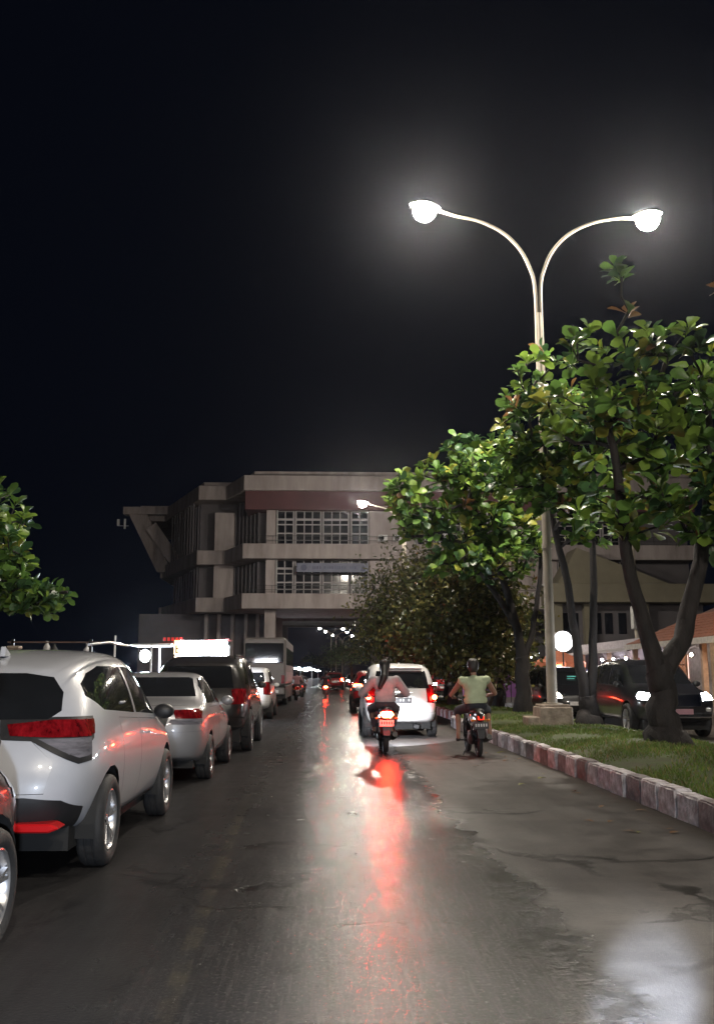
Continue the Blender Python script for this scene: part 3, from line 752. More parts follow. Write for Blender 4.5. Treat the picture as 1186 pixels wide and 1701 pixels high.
# grass
def grass(name, n, x0f, x1, y0, y1, zf, hmin, hmax, mats, seed, pw=1.0):
    rs = np.random.RandomState(seed)
    yy = y0 + (y1 - y0) * rs.rand(n) ** pw
    x0 = np.array([x0f(v) for v in yy]); xx = x0 + (x1 - x0) * rs.rand(n)
    cl = np.sin(xx * 2.3 + yy * 1.1) + np.sin(yy * 2.9 - xx * 1.7)        # tufts
    keep = rs.rand(n) < (.46 + .36 * cl); xx = xx[keep]; yy = yy[keep]; n = len(xx)
    zz = np.array([zf(a, c) for a, c in zip(xx, yy)]) - .005
    h = hmin + (hmax - hmin) * rs.rand(n) ** 2; a = rs.rand(n) * 2 * PI; wd = .004 + .005 * rs.rand(n)
    lean = h * (.25 + .7 * rs.rand(n)); la = rs.rand(n) * 2 * PI
    v = np.zeros((n, 5, 3))
    dx, dy = np.cos(a) * wd, np.sin(a) * wd
    lx, ly = np.cos(la) * lean, np.sin(la) * lean
    v[:, 0] = np.stack([xx - dx, yy - dy, zz], 1); v[:, 1] = np.stack([xx + dx, yy + dy, zz], 1)
    v[:, 2] = np.stack([xx - dx * .8 + lx * .35, yy - dy * .8 + ly * .35, zz + h * .6], 1); v[:, 3] = np.stack([xx + dx * .8 + lx * .35, yy + dy * .8 + ly * .35, zz + h * .6], 1)
    v[:, 4] = np.stack([xx + lx, yy + ly, zz + h * .92], 1)
    me = bpy.data.meshes.new(name); nv = n * 5; me.vertices.add(nv); me.vertices.foreach_set('co', v.reshape(-1))
    base = np.arange(n) * 5
    loops = np.stack([base, base + 1, base + 3, base + 2, base + 2, base + 3, base + 4], 1).reshape(-1)
    me.loops.add(len(loops)); me.loops.foreach_set('vertex_index', loops.astype(np.int32))
    me.polygons.add(2 * n)
    ls = np.stack([np.arange(n) * 7, np.arange(n) * 7 + 4], 1).reshape(-1); me.polygons.foreach_set('loop_start', ls.astype(np.int32))
    for m in mats: me.materials.append(m)
    me.polygons.foreach_set('material_index', np.repeat(rs.randint(0, len(mats), n), 2).astype(np.int32))
    me.update(calc_edges=True); me.validate()
    o = bpy.data.objects.new(name, me); COL.objects.link(o); return tag(o, kind='stuff')
GR = [leaf_mat('grass_green', (.095, .165, .028), .6), leaf_mat('grass_mid', (.12, .175, .036), .6), leaf_mat('grass_straw', (.20, .175, .07), .7)]
grass('grass', 110000, lambda y: kerb_x(y) + .17, MX1 - .1, 7.5, 42, median_z, .03, .10, [GR[0], GR[1], GR[0], GR[1], GR[2]], 3, 1.5)

# fallen leaves and grit on the carriageway
# ------------------------------------------------------------------ street lamps
def street_lamp(loc, label, group, rz=0):
    root = empty('street_lamp', loc, rz, label, 'street lamp', group)
    b = MB(); b.box((0, 0, .31), (.78, .78, .62), None, 0, .97); b.box((-.50, .02, .20), (.26, .7, .40)); ped = b.build('pedestal', M['pedestal'], root, bevel=.03, seg=2)
    c = MB(); c.box((0, 0, .645), (.66, .66, .06)); c.build('cap', M['pedestal'], ped, bevel=.015)
    b = MB(); b.tube([(0, 0, .66), (0, 0, .72), (0, 0, 4.0), (0, 0, 8.5), (0, 0, 10.2)], [.135, .125, .108, .085, .070], 14); b.build('pole', M['galv'], root, True)
    b = MB(); b.tube([(0, 0, 4.3), (0, 0, 4.42)], [.125, .125], 14); b.build('pole_band', M['galv'], root, True)
    b = MB(); b.lathe([(.24, .67), (.24, .70), (.17, .71), (.17, .70)], 14); b.build('base_flange', M['galv'], root, True)
    for s, hz in ((-1, .10), (1, -.04)):
        prof = [(.055, 8.3), (.055, 9.7), (.065, 10.85), (.17, 11.35), (.40, 11.88), (.80, 12.32), (1.35, 12.62), (1.95, 12.76), (2.45, 12.82 + hz)]
        k_ = 1.055 if s > 0 else 1.03
        prof = [(x * (k_ if x > .3 else 1), z) for x, z in prof]
        # smooth the arm
        pts = []
        for i in range(len(prof) - 1):
            p0 = prof[max(0, i - 1)]; p1 = prof[i]; p2 = prof[i + 1]; p3 = prof[min(len(prof) - 1, i + 2)]
            for k in range(4):
                t = k / 4
                f = lambda a, b_, c_, d: .5 * (2 * b_ + (c_ - a) * t + (2 * a - 5 * b_ + 4 * c_ - d) * t * t + (3 * b_ - a - 3 * c_ + d) * t ** 3)
                pts.append((s * f(p0[0], p1[0], p2[0], p3[0]), 0, f(p0[1], p1[1], p2[1], p3[1])))
        pts.append((s * prof[-1][0], 0, prof[-1][1]))
        b = MB(); b.tube(pts, [.054 - .018 * i / len(pts) for i in range(len(pts))], 10); arm = b.build('arm', M['galv'], root, True)
        zc = prof[-1][1]; tilt = Matrix.Translation((s * 2.72 * k_, 0, zc + .03)) @ Matrix.Rotation(-s * .14, 4, 'Y')
        b = MB(); b.ell((0, 0, .06), (.40, .20, .13), 16, 8, None, 0, -.05, 1.0)
        b.v = [tuple(tilt @ Vector(v)) for v in b.v]; h = b.build('lamp_head', M['lamp_house'], root, True)
        b = MB(); b.ell((0, 0, -.06), (.29, .27, .27), 18, 10, None, 0, -1.0, .45)
        b.v = [tuple(tilt @ Vector(v)) for v in b.v]; b.build('lamp_bowl', M['lamp'], h, True)
    return root
LG = 'twin-arm street lamps along the median'
SL = street_lamp((5.25, 22.0, .10), 'twin-arm street lamp nearest the camera, its pole rising through the trees', LG)
def lamp_copy(loc, label, grp=LG):
    c = copy_tree(SL); c.location = loc; c['label'] = label; c['group'] = grp; return c
lamp_copy((5.3, 63, .10), 'second twin-arm street lamp, one bright head in front of the building')
lamp_copy((5.6, 104, .10), 'street lamp just beyond the bridging building')
lamp_copy((5.25, -9, .10), 'street lamp on the median behind the viewpoint')
lamp_copy((5.25, -50, .10), 'street lamp on the median far behind the viewpoint')
FAR = [lamp_copy((1.45, 232, 0), 'tiny far street lamp seen highest through the opening under the building'),
lamp_copy((2.85, 250, 0), 'tiny far street lamp seen second in line through the opening under the building'),
lamp_copy((4.9, 272, 0), 'farthest tiny street lamp seen lowest through the opening under the building')]
DIM = emit('far_lamp_bowl', WARM, 160.0)
for f_ in FAR:
    for o in f_.children_recursive:
        if o.name.startswith('lamp_bowl'): o.material_slots[0].link = 'OBJECT'; o.material_slots[0].material = DIM

# ------------------------------------------------------------------ the building across the road
BLD = empty('building', (13, 92, 0), 0, 'large pale concrete building of stacked storeys bridging the road', 'building')
def bpart(name, mb, m, parent=None, **k):
    o = mb.build(name, m, parent or BLD, **k)
    if parent is None: o.location = (-13, -92, 0)
    return o
# plan outline of the left end, front to back: front corner, chamfer, stepped bay, long chamfer, far bay
OUT = [(34, 85), (-7.45, 85), (-9.55, 90), (-12.2, 90), (-17.6, 103), (-21.0, 103)]
def band(z0, z1, off, name, m):
    """a slab band that follows the outline, its face pushed out by off"""
    b = MB(); o2 = [(x, y - off) for x, y in OUT]
    if z0 < 15: o2[-1] = (-17.9, o2[-1][1])
    poly = o2 + [(o2[-1][0], 116), (34, 116)]
    b.prism(poly, 'z', z0, z1); return bpart(name, b, m, bevel=.04)
band(7.31, 8.67, 1.0, 'floor_slab', M['concrete'])
band(11.80, 13.16, 1.0, 'floor_slab', M['concrete'])
band(18.05, 19.45, 1.0, 'roof_fascia', M['concrete'])
b = MB(); b.prism([(34, 85.2), (-6.6, 85.2), (-8.4, 90.4), (-11.9, 90.4), (-17, 103.6), (-20.6, 103.6), (-20.6, 116), (34, 116)], 'z', 19.45, 20.05); bpart('parapet', b, M['concrete'])
b = MB(); b.prism([(34, 84.45), (-7.35, 84.45), (-7.35, 112), (34, 112)], 'z', 16.35, 18.05); bpart('fascia_panel', b, M['concrete_red'])
# recessed walls behind the slabs (three levels)
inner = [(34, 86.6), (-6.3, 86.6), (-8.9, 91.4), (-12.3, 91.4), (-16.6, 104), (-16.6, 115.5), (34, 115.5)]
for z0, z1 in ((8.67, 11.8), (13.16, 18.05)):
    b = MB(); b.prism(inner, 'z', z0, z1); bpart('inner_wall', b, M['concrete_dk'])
# front pillars between storeys and solid wall panels
PIL = (-4.98, 16.0, 27.2)
for z0, z1 in ((8.67, 11.8), (13.16, 16.35)):
    for xc in (-5.0,):
        b = MB(); b.bounds(xc - .42, xc + .42, 84.9, 86.7, z0, z1); bpart('pillar', b, M['concrete'])
    b = MB(); b.bounds(4.0, 8.2, 85.2, 86.7, z0, z1); bpart('wall_panel', b, M['concrete'])
    b = MB(); b.bounds(17.2, 21.2, 85.2, 86.7, z0, z1); bpart('wall_panel', b, M['concrete'])
    b = MB(); b.bounds(-9.75 - .9, -9.75 + .95, 89.6, 91.6, z0, z1 if z0 < 12 else 16.9); bpart('wall_panel', b, M['concrete'])
# stair of darker strips on the far bay
for i in range(9):
    x = -12.9 - i * .42; y = 91.0 + i * 1.02
    b = MB(); b.bounds(x - .07, x + .07, y - .07, y + .07, 13.16, 18.0); bpart('mullion', b, M['concrete_dk'])
# windows: frame with each pane its own piece
def window(x0, x1, ncol, z0, z1, y=85.55):
    w = empty('window', (0, 0, 0), parent=BLD); w.location = (-13, -92, 0)
    fr = MB(); H = z1 - z0
    rows = [(0.0, .145), (.165, .335), (.375, .60), (.635, .74), (.80, 1.0)]
    rows = [(z0 + .03 + a * (H - .06), z0 + .03 + c * (H - .06)) for a, c in rows]
    cw = (x1 - x0) / ncol
    fr.bounds(x0 - .10, x0 + .03, y - .10, y + .10, z0, z1); fr.bounds(x1 - .03, x1 + .10, y - .10, y + .10, z0, z1)
    for i in range(1, ncol): fr.bounds(x0 + i * cw - .045, x0 + i * cw + .045, y - .07, y + .07, z0, z1)
    prev = z0
    for a, c in rows + [(z1, z1)]:
        if a - prev > .01: fr.bounds(x0 + .03, x1 - .03, y - .06, y + .06, prev, a)
        prev = c
    fr.build('window_frame', M['frame_white'], w)
    pm = {}
    for (a, c) in rows:
        for i in range(ncol):
            p = MB(); p.bounds(x0 + i * cw + .02, x0 + (i + 1) * cw - .02, y + .01, y + .04, a - .01, c + .01)
            p.build('pane', M['win_glass'], w)
    return w
for z0, z1 in ((8.67, 11.8), (13.16, 16.35)):
    for x0, x1, n in ((-4.45, -3.0, 2), (-2.72, -.5, 3), (-.2, 2.05, 3), (2.38, 3.85, 2), (8.4, 9.9, 2), (10.2, 12.4, 3), (12.7, 14.9, 3), (21.4, 22.9, 2), (23.2, 25.4, 3), (25.7, 27.9, 3)):
        window(x0, x1, n, z0, z1)
# dark glazing with bars in the chamfers
for z0, z1 in ((8.67, 11.8), (13.16, 17.9)):
    for (xa, ya, xb, yb, n) in ((-6.2, 86.4, -8.75, 91.1, 6), (-12.4, 91.2, -16.5, 103.4, 9)):
        for i in range(n + 1):
            t = i / n; x = xa + (xb - xa) * t; y = ya + (yb - ya) * t
            b = MB(); b.bounds(x - .06, x + .06, y - .28, y - .12, z0, z1); bpart('glazing_bar', b, M['concrete_dk'])
# cantilever bracket at the far left end
b = MB(); b.bounds(-21.9, -17.0, 100.9, 102.2, 18.65, 19.45); b.prism([(-21.3, 18.65), (-19.3, 18.65), (-16.6, 12.4), (-18.1, 12.4)], 'y', 101.1, 102.0)
bpart('bracket', b, M['concrete'])
b = MB(); b.prism([(-19.3, 16.9), (-18.3, 17.7), (-14.9, 12.9), (-16.0, 12.3)], 'y', 100.5, 101.05); bpart('brace', b, M['concrete'])
# ground storey: pillars, passage walls, beams
for x in (-4.98, 6.0):
    for y in (85.6, 99.0, 113):
        b = MB(); b.bounds(x - .5, x + .5, y - .5, y + .5, -.02, 7.31); bpart('pillar', b, M['concrete'], bevel=.03)
for y in (99.0, 113):
    b = MB(); b.bounds(-4.45, 5.45, y - .35, y + .35, 7.0 if y < 100 else 7.12, 7.31); bpart('beam', b, M['concrete'])
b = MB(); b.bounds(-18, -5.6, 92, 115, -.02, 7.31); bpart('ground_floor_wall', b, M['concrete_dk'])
for i, x in enumerate((-11.4, -10.2, -8.9, -7.6, -6.5)):
    b = MB(); b.bounds(x - .16, x + .16, 90.9, 91.8, -.02, 7.3); bpart('pilaster', b, M['concrete'])
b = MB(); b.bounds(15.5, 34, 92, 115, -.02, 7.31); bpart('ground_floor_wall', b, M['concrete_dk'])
for x in (16.0, 21.5, 27.5, 33):
    b = MB(); b.bounds(x - .5, x + .5, 85.2, 86.2, -.02, 7.31); bpart('pillar', b, M['concrete'])
# railings
for z in (8.67, 13.16):
    b = MB()
    for k in range(2): b.bounds(-7.2, 33, 84.3 - .02, 84.3 + .02, z + .32 + k * .4, z + .36 + k * .4)
    for i in range(34): b.bounds(-7.2 + i * 1.2 - .015, -7.2 + i * 1.2 + .015, 84.285, 84.315, z, z + .76)
    bpart('railing', b, M['black_metal'])
# air-conditioning units and drain pipes on the walls
for x, z in ((5.2, 13.5), (6.6, 13.5), (5.6, 9.0), (18.3, 13.5), (19.7, 9.0)):
    b = MB(); b.box((x, 84.95, z + .32), (.85, .42, .58)); u = bpart('air_conditioner', b, M['steel_white'], bevel=.03)
    b = MB(); b.lathe([(.001, -.02), (.22, -.02), (.24, 0), (.22, .02)], 16, Matrix.Translation((x - .12, 84.72, z + .32)) @ Matrix.Rotation(PI / 2, 4, 'X')); g_ = b.build('fan_grille', M['black_metal'], u, True)
for x in (-4.42, 8.15, 17.25):
    for z0, z1 in ((8.67, 11.8), (13.16, 16.35)):
        b = MB(); b.tube([(x, 85.1 if x > 0 else 84.85, z0), (x, 85.1 if x > 0 else 84.85, z1)], .06, 8); bpart('drain_pipe', b, M['lamp_house'], smooth=True)
# roof clutter
b = MB(); b.tube([(-21.9, 102, 17.2), (-21.9, 102, 18.3)], .12, 8); b.box((-22.6, 102, 17.9), (.25, .3, .7)); b.bounds(-22.7, -21.5, 101.95, 102.05, 17.5, 17.56); bpart('floodlight', b, M['steel_white'])
# hanging banner
BN = empty('banner', (.6, 84.1, 11.0), 0, 'long pale blue banner with faded lettering hung across the lower windows', 'banner')
b = MB(); b.box((0, 0, 0), (6.4, .05, .82)); cl = b.build('cloth', mat('banner_cloth', (.16, .17, .23), .8, var=.2, scale=2), BN)
b = MB(); rb = random.Random(2); x = -2.0
while x < 2.35:
    wd = rb.uniform(.10, .2)
    if rb.random() < .8: b.box((x, -.03, .0), (wd, .012, rb.uniform(.2, .3)))
    x += wd + .07
b.build('lettering', mat('banner_ink', (.10, .11, .17), .8, var=.2), BN)
b = MB(); b.ell((-2.55, -.03, 0), (.28, .02, .28), 14, 6); b.prism([(2.5, -.3), (3.05, -.3), (2.78, .3)], 'y', -.04, -.028); b.build('printed_mark', mat('banner_mark', (.09, .10, .16), .8, var=.2), BN)
# lean-to mass on the right wing
RW = empty('annex_building', (17, 79.4, 0), 0, 'beige annex with a sloping side wall behind the right-hand trees', 'building')
b = MB(); b.bounds(19.3 - 17, 34 - 17, 0, 4.4, 7.6, 9.2); b.build('slab', M['beige'], RW, bevel=.04)
b = MB(); b.prism([(20.0 - 17, 9.2), (21.8 - 17, 12.4), (26.5 - 17, 10.6), (30 - 17, 9.2)], 'y', 1.0, 4.3); b.build('sloping_wall', M['beige'], RW)
b = MB(); b.bounds(2.6, 16, 2.0, 4.3, 0, 7.6); b.build('wall', M['concrete_dk'], RW)
for x in (3.0, 5.6, 10.5):
    b = MB(); b.bounds(x - .35, x + .35, 1.0, 1.7, 0, 7.6); b.build('pillar', M['beige'], RW)
for x in (3.9, 4.6, 6.6, 7.6, 8.8):
    b = MB(); b.bounds(x - .34, x + .34, 1.92, 1.99, 5.0, 6.8); b.build('window', M['win_glass'], RW)
# ------------------------------------------------------------------ parked and moving vehicles
PG = 'cars parked along the left kerb'
car('parked_car', 'black parked car cut off by the left edge, directly behind the white crossover', 'car', MPV, M['paint_black'], (-2.575, 1.86, 0), 0, PG, dark_rim=False)
car('parked_crossover', 'white crossover with red wing-shaped taillights, nearest fully seen parked car', 'car', CROSS, M['paint_white'], (-2.54, 6.72, 0), 0, PG, mats={'mirror': M['plastic'], 'plate': M['plate']})
car('parked_sedan', 'silver saloon with a round exhaust, parked in front of the white crossover', 'car', SEDAN, M['paint_silver'], (-2.46, 12.75, 0), 0, PG)
car('parked_suv', 'dark brown sport utility with roof rails, parked in front of the silver saloon', 'car', SUV, M['paint_brown'], (-2.36, 17.75, 0), 0, PG)
car('parked_hatchback', 'small white car between the dark sport utility and the tan bus', 'car', MPV, M['paint_vanwhite'], (-2.62, 31.6, 0), 0, PG)
car('van', 'white people carrier with lit right taillight driving ahead of the scooter', 'van', MPV, M['paint_vanwhite'], (1.77, 22.1, 0), 0, mats={'taillight': M['tail_off']})
for s in (1, -1):
    pass
RCAR = car('red_car', 'red car with a lit taillight, half hidden ahead of the white van', 'car', CROSS, M['paint_red'], (1.95, 37.2, 0), 0, mats={'taillight': M['tail_on']})
OPS = car('oncoming_suv', 'black sport utility with two glaring white headlights behind the forked tree', 'car', SUV, M['paint_black'], (8.05, 26.2, 0), PI, 'oncoming traffic beyond the median', mats={'headlight': M['head_on'], 'plate': M['plate_white']})
OPM = car('oncoming_van', 'black people carrier with a warm headlight and cyan windscreen sticker behind the lamp pole', 'car', MPV, M['paint_black'], (8.0, 34.4, 0), PI, 'oncoming traffic beyond the median', mats={'headlight': M['head_warm']})
OPR = car('oncoming_red_car', 'red oncoming car with white headlights beyond the median, right of the white van', 'car', MPV, M['paint_red'], (8.85, 75.5, 0), PI, 'oncoming traffic beyond the median', mats={'headlight': M['head_on'], 'plate': M['plate_white']})
car('far_car', 'distant car with a glaring warm headlight under the building', 'car', MPV, M['paint_black'], (3.5, 122, 0), PI, mats={'headlight': emit('far_headlight', (1, .9, .7), 260)})
car('far_red_car', 'distant dark red pickup with a long red light bar under the building', 'car', SUV, M['paint_red'], (.95, 96, 0), 0, mats={'taillight': M['tail_on'], 'plate': M['plate_white']})
car('parked_car', 'dark car parked in front of the lit shops across the opposite road', 'car', MPV, M['paint_brown'], (12.6, 44, 0), PI, 'oncoming traffic beyond the median')
car('parked_car', 'dark sport utility parked farther along the lit shops across the opposite road', 'car', SUV, M['paint_black'], (12.4, 54.5, 0), PI, 'oncoming traffic beyond the median')
# front plates and stickers
def box_part(root, name, c, d, m, bevel=.004):
    b = MB(); b.box(c, d); return b.build(name, m, root, bevel=bevel)
for r_, L_, z_ in ((OPS, 4.84, .62), (OPR, 4.25, .55), (OPM, 4.25, .55)):
    box_part(r_, 'front_plate', (0, L_, z_), (.48, .02, .12), M['plate_white'] if r_ is not OPS else mat('plate_pink', (.45, .25, .30), .4, var=.1))
b = MB()
for i, (x, z, wd) in enumerate(((.02, 1.40, .30), (.05, 1.33, .26), (.0, 1.26, .34))):
    b.box((x, 0, z), (wd, .012, .035))
o = b.build('windscreen_sticker', mat('cyan_sticker', (.12, .62, .60), .5, var=.1), OPM); o.location = (-.15, 3.12, 0); o.rotation_euler = (R(0), 0, 0)
box_part(OPS, 'bull_bar', (0, 4.84, .50), (1.3, .06, .05), M['chrome'], .015)
for s in (1, -1): box_part(OPS, 'fog_light', (s * .62, 4.76, .66), (.12, .08, .09), M['head_off'], .02)
# van taillights: the lower chamber glows
VAN = bpy.data.objects['van']
for s in (1, -1): box_part(VAN, 'brake_lamp', (s * .765, .015, .93), (.11, .10, .11), M['tail_on'], .03)
box_part(VAN, 'brand_strip', (0, -.055, 1.03), (.5, .015, .03), M['chrome'])
box_part(VAN, 'wiper', (.1, -.012, 1.155), (.55, .02, .015), M['plastic'])
b = MB(); b.box((0, .28, 1.60), (1.0, .22, .03)); b.build('spoiler', M['paint_vanwhite'], VAN, bevel=.012)
box_part(VAN, 'towing_eye', (.35, .25, .26), (.16, .2, .12), M['plastic'], .02)
# crossover details
HR = bpy.data.objects['parked_crossover']
for s in (1, -1):
    b = MB(); b.prism([(s * .45, .435), (s * .70, .435), (s * .76, .405), (s * .69, .378), (s * .46, .378)], 'y', -.075, .12); b.build('reflector', M['reflector'], HR, bevel=.01)
    b = MB(); n = 14
    for k in range(n):
        q0 = -.1 + (PI + .2) * k / n; q1 = -.1 + (PI + .2) * (k + 1) / n
    b = MB(); b.tube([(s * .70, .75, 1.66), (s * .705, 1.4, 1.70), (s * .70, 2.2, 1.695)], .012, 6); b.build('roof_rail', M['paint_white'], HR, True)
b = MB(); b.tube([(-.35, -.06, 1.12), (.0, -.075, 1.15), (.25, -.05, 1.19)], .011, 6); b.build('rear_wiper', M['plastic'], HR, True)
box_part(HR, 'chrome_strip', (0, -.055, 1.02), (.62, .03, .04), M['chrome'], .01)

# the bus
BUS = empty('bus', (-2.93, 46.0, 0), 0, 'tall tan bus with a dark rear window parked beyond the small white car', 'bus', None)
TAN = mat('bus_paint', (.15, .13, .12), .5, var=.12, scale=2)
TANP = mat('bus_side', (.24, .18, .18), .5, var=.12, scale=2)
b = MB(); b.bounds(-1.03, 1.03, .05, 10.6, .95, 3.25); o = b.build('body', TAN, BUS, bevel=.14, seg=3)
b = MB(); b.bounds(-1.04, 1.04, .12, 10.4, .32, .95); b.build('skirt', M['under'], BUS, bevel=.03)
b = MB(); b.bounds(-.92, .92, 0.0, .08, 2.02, 2.98); rwn = b.build('rear_window', M['glass'], BUS, bevel=.03)
b = MB()
for z, x0, n in ((2.30, .22, 6), (2.18, .30, 5)):
    for i in range(n): b.box((x0 + i * .085, -.005, z), (.06, .01, .065))
b.build('window_lettering', mat('faded_lettering', (.42, .42, .45), .6, var=.2), rwn)
b = MB(); b.bounds(-1.0, 1.0, -.08, .12, .52, .86); b.build('rear_bumper', TAN, BUS, bevel=.05)
for s in (1, -1):
    b = MB(); b.bounds(s * .90 - .08, s * .90 + .08, .0, .08, 1.05, 1.45); b.build('taillight', M['tail_off'], BUS, bevel=.02)
    for y in (2.3, 8.0): add_wheel(BUS, s * .92, y, .45, .26, s)
    for i in range(6):
        b = MB(); b.bounds(s * 1.03 - .02, s * 1.03 + .02, .9 + i * 1.55, 2.3 + i * 1.55, 1.95, 2.8); b.build('side_window', M['glass'], BUS, bevel=.02)
    b = MB(); b.bounds(s * 1.035 - .012, s * 1.035 + .012, .3, 10.3, 1.15, 1.6); b.build('side_stripe', TANP, BUS)
box_part(BUS, 'licence_plate', (.5, -.09, .68), (.42, .02, .14), M['plate_white'])

# ------------------------------------------------------------------ motorbikes
def motorbike(label, loc, rz=0, paint=None, tail=None, plate=None, scooter=True, headlight=False, lean=0, group=None):
    root = empty('scooter' if scooter else 'motorbike', loc, rz, label, 'scooter' if scooter else 'motorbike', group)
    root.rotation_euler = (0, lean, rz)
    paint = paint or M['paint_black']; tail = tail or M['tail_off']
    RY = Matrix.Rotation(PI / 2, 4, 'Y'); r = .275 if scooter else .285; wd = .10 if scooter else .085; wb = 1.26
    for y in (0, wb):
        b = MB(); b.lathe([(r * .72, -wd * .4), (r * .88, -wd * .5), (r * .97, -wd * .35), (r, 0), (r * .97, wd * .35), (r * .88, wd * .5), (r * .72, wd * .4)], 26, RY, closed=True)
        w_ = b.build('wheel', M['rubber'], root, True, 50, loc=(0, y, r))
        b = MB(); b.lathe([(r * .72, -wd * .3), (r * .66, -.02), (r * .66, .02), (r * .72, wd * .3)], 26, RY, closed=True)
        for k in range(5):
            q = 2 * PI * k / 5; b.bar((0, math.cos(q) * .03, math.sin(q) * .03), (0, math.cos(q) * r * .68, math.sin(q) * r * .68), .03, .022)
        b.lathe([(.001, -.06), (.045, -.06), (.045, .06), (.001, .06)], 12, RY); b.build('rim', M['alloy_dark'], w_, True, 40)
    w2 = .15 if scooter else .11
    # tail body
    b = MB(); b.ell((0, .10, .63), (w2, .52, .17), 16, 10); b.ell((0, -.22, .72), (w2 * .82, .28, .11), 14, 8)
    if scooter: b.ell((0, .12, .48), (w2 * .9, .34, .18), 14, 8)
    b.build('tail_body', paint, root, True, 70)
    b = MB(); b.ell((0, .18, .785), (.135, .48, .065), 16, 8); b.ell((0, -.02, .80), (.125, .26, .06), 14, 8); b.build('seat', M['plastic'], root, True, 70)
    # lamp cluster
    b = MB(); b.prism([(-.14, .72), (-.09, .785), (.09, .785), (.14, .72), (.07, .66), (-.07, .66)], 'y', -.505, -.40) if scooter else b.prism([(-.055, .66), (-.055, .73), (.055, .73), (.055, .66)], 'y', -.47, -.36)
    tl = b.build('taillight', M['tail_dim'] if scooter else tail, root, bevel=.012)
    if scooter:
        b = MB(); b.prism([(-.125, .722), (-.085, .775), (.085, .775), (.125, .722), (.065, .668), (-.065, .668)], 'y', -.522, -.508); b.build('lens', tail, tl)
    # mudguard and number plate
    b = MB()
    b.prism([(-.085, .58), (.085, .58), (.06, .34), (-.06, .34)], 'y', -.40, -.375); b.bar((0, -.39, .56), (0, -.36, .70), .12, .02); b.build('mudguard', M['plastic'] if not scooter else mat('mudguard_grey', (.11, .085, .095), .6, var=.2), root, bevel=.005)
    b = MB(); b.box((0, -.43, .565), (.26, .012, .115)); pl = b.build('licence_plate', plate or M['plate'], root, bevel=.004)
    b = MB()
    for i in range(5): b.box((-.09 + i * .045, -.438, .572), (.024, .004, .05))
    b.build('plate_marks', M['plate_mark'] if plate is None else M['plate'], pl)
    for s in (1, -1):
        b = MB(); b.ell((s * (w2 + .035), -.40, .655), (.03, .035, .024), 10, 6); b.bar((s * w2 * .5, -.36, .66), (s * (w2 + .02), -.395, .656), .014, .014); b.build('indicator', mat('amber_lens', (.5, .18, .03), .3) if 'amber_lens' not in bpy.data.materials else bpy.data.materials['amber_lens'], root, True)
        b = MB(); b.tube([(s * (w2 - .01), -.02, .55), (s * (w2 + .015), -.04, .40), (s * .09, 0, .29)], [.022, .02, .022], 8); b.build('shock_absorber', M['black_metal'], root, True)
    b = MB(); b.tube([(.10, .45, .26), (.15, .25, .25), (.16, .02, .30), (.165, -.20, .36)], [.025, .03, .055, .05], 10); b.build('exhaust_pipe', M['black_metal'], root, True)
    # engine, floor, leg shield
    b = MB(); b.bounds(-.11, .11, .10, .52, .22, .44); b.ell((-.09, .22, .30), (.07, .25, .10), 12, 8); b.build('engine', M['black_metal'], root, True, 40, bevel=.02)
    if scooter:
        b = MB(); b.bounds(-.17, .17, .42, .92, .26, .36); b.build('footboard', M['plastic'], root, bevel=.03)
        b = MB(); b.prism([(-.19, .30), (.19, .30), (.22, .62), (.15, .95), (-.15, .95), (-.22, .62)], 'y', .92, .98); b.build('leg_shield', paint, root, bevel=.02)
    else:
        b = MB(); b.tube([(0, .3, .66), (0, .62, .60), (0, .95, .92)], [.08, .07, .06], 10); b.build('frame', M['black_metal'], root, True)
    b = MB(); b.bar((0, 1.02, .88), (0, wb, r + .12), .07, .07)
    for s in (1, -1): b.tube([(s * .065, 1.06, .72), (s * .065, wb, r)], .019, 8)
    b.build('fork', M['black_metal'], root, True, 40)
    b = MB(); b.prism([(wb - .30, r + .07), (wb - .20, r * 2 + .01), (wb, r * 2 + .06), (wb + .22, r * 2 - .03), (wb + .2, r * 2 - .06), (wb, r * 2 + .03), (wb - .18, r * 2 - .02), (wb - .27, r + .06)], 'x', -.06, .06); b.build('front_mudguard', paint, root, bevel=.01)
    b = MB(); b.tube([(-.34, .82, 1.02), (-.22, .92, 1.03), (0, .97, .98), (.22, .92, 1.03), (.34, .82, 1.02)], .014, 8)
    b.ell((0, 1.0, .98), (.12, .10, .10), 12, 8); b.build('handlebar', M['black_metal'], root, True)
    for s in (1, -1):
        b = MB(); b.tube([(s * .24, .90, 1.04), (s * .30, .92, 1.16), (s * .33, .92, 1.22)], .007, 6); b.ell((s * .34, .92, 1.26), (.065, .018, .042), 12, 6); b.build('mirror', M['black_metal'], root, True)
    b = MB(); b.ell((0, 1.07, .93), (.09, .07, .075), 12, 8); b.build('headlight', M['head_on'] if headlight else M['head_off'], root, True)
    if headlight:
        l = bpy.data.lights.new('headlight_beam', 'SPOT'); l.energy = headlight; l.color = (.92, .94, 1.0); l.spot_size = R(64); l.spot_blend = .25; l.shadow_soft_size = .05
        lo = bpy.data.objects.new('headlight_beam', l); COL.objects.link(lo); lo.parent = root; lo.location = (0, 1.16, .92); lo.rotation_euler = (R(90 - 29), 0, R(-8))
    if not scooter:
        b = MB(); b.tube([(-.10, .35, .28), (-.24, .30, .02)], .012, 6); b.build('side_stand', M['black_metal'], root, True)
    for s in (1, -1):
        b = MB(); b.tube([(s * .10, .48, .27), (s * .30, .48, .275)], .016, 6); b.build('foot_peg', M['rubber'], root, True)
    return root

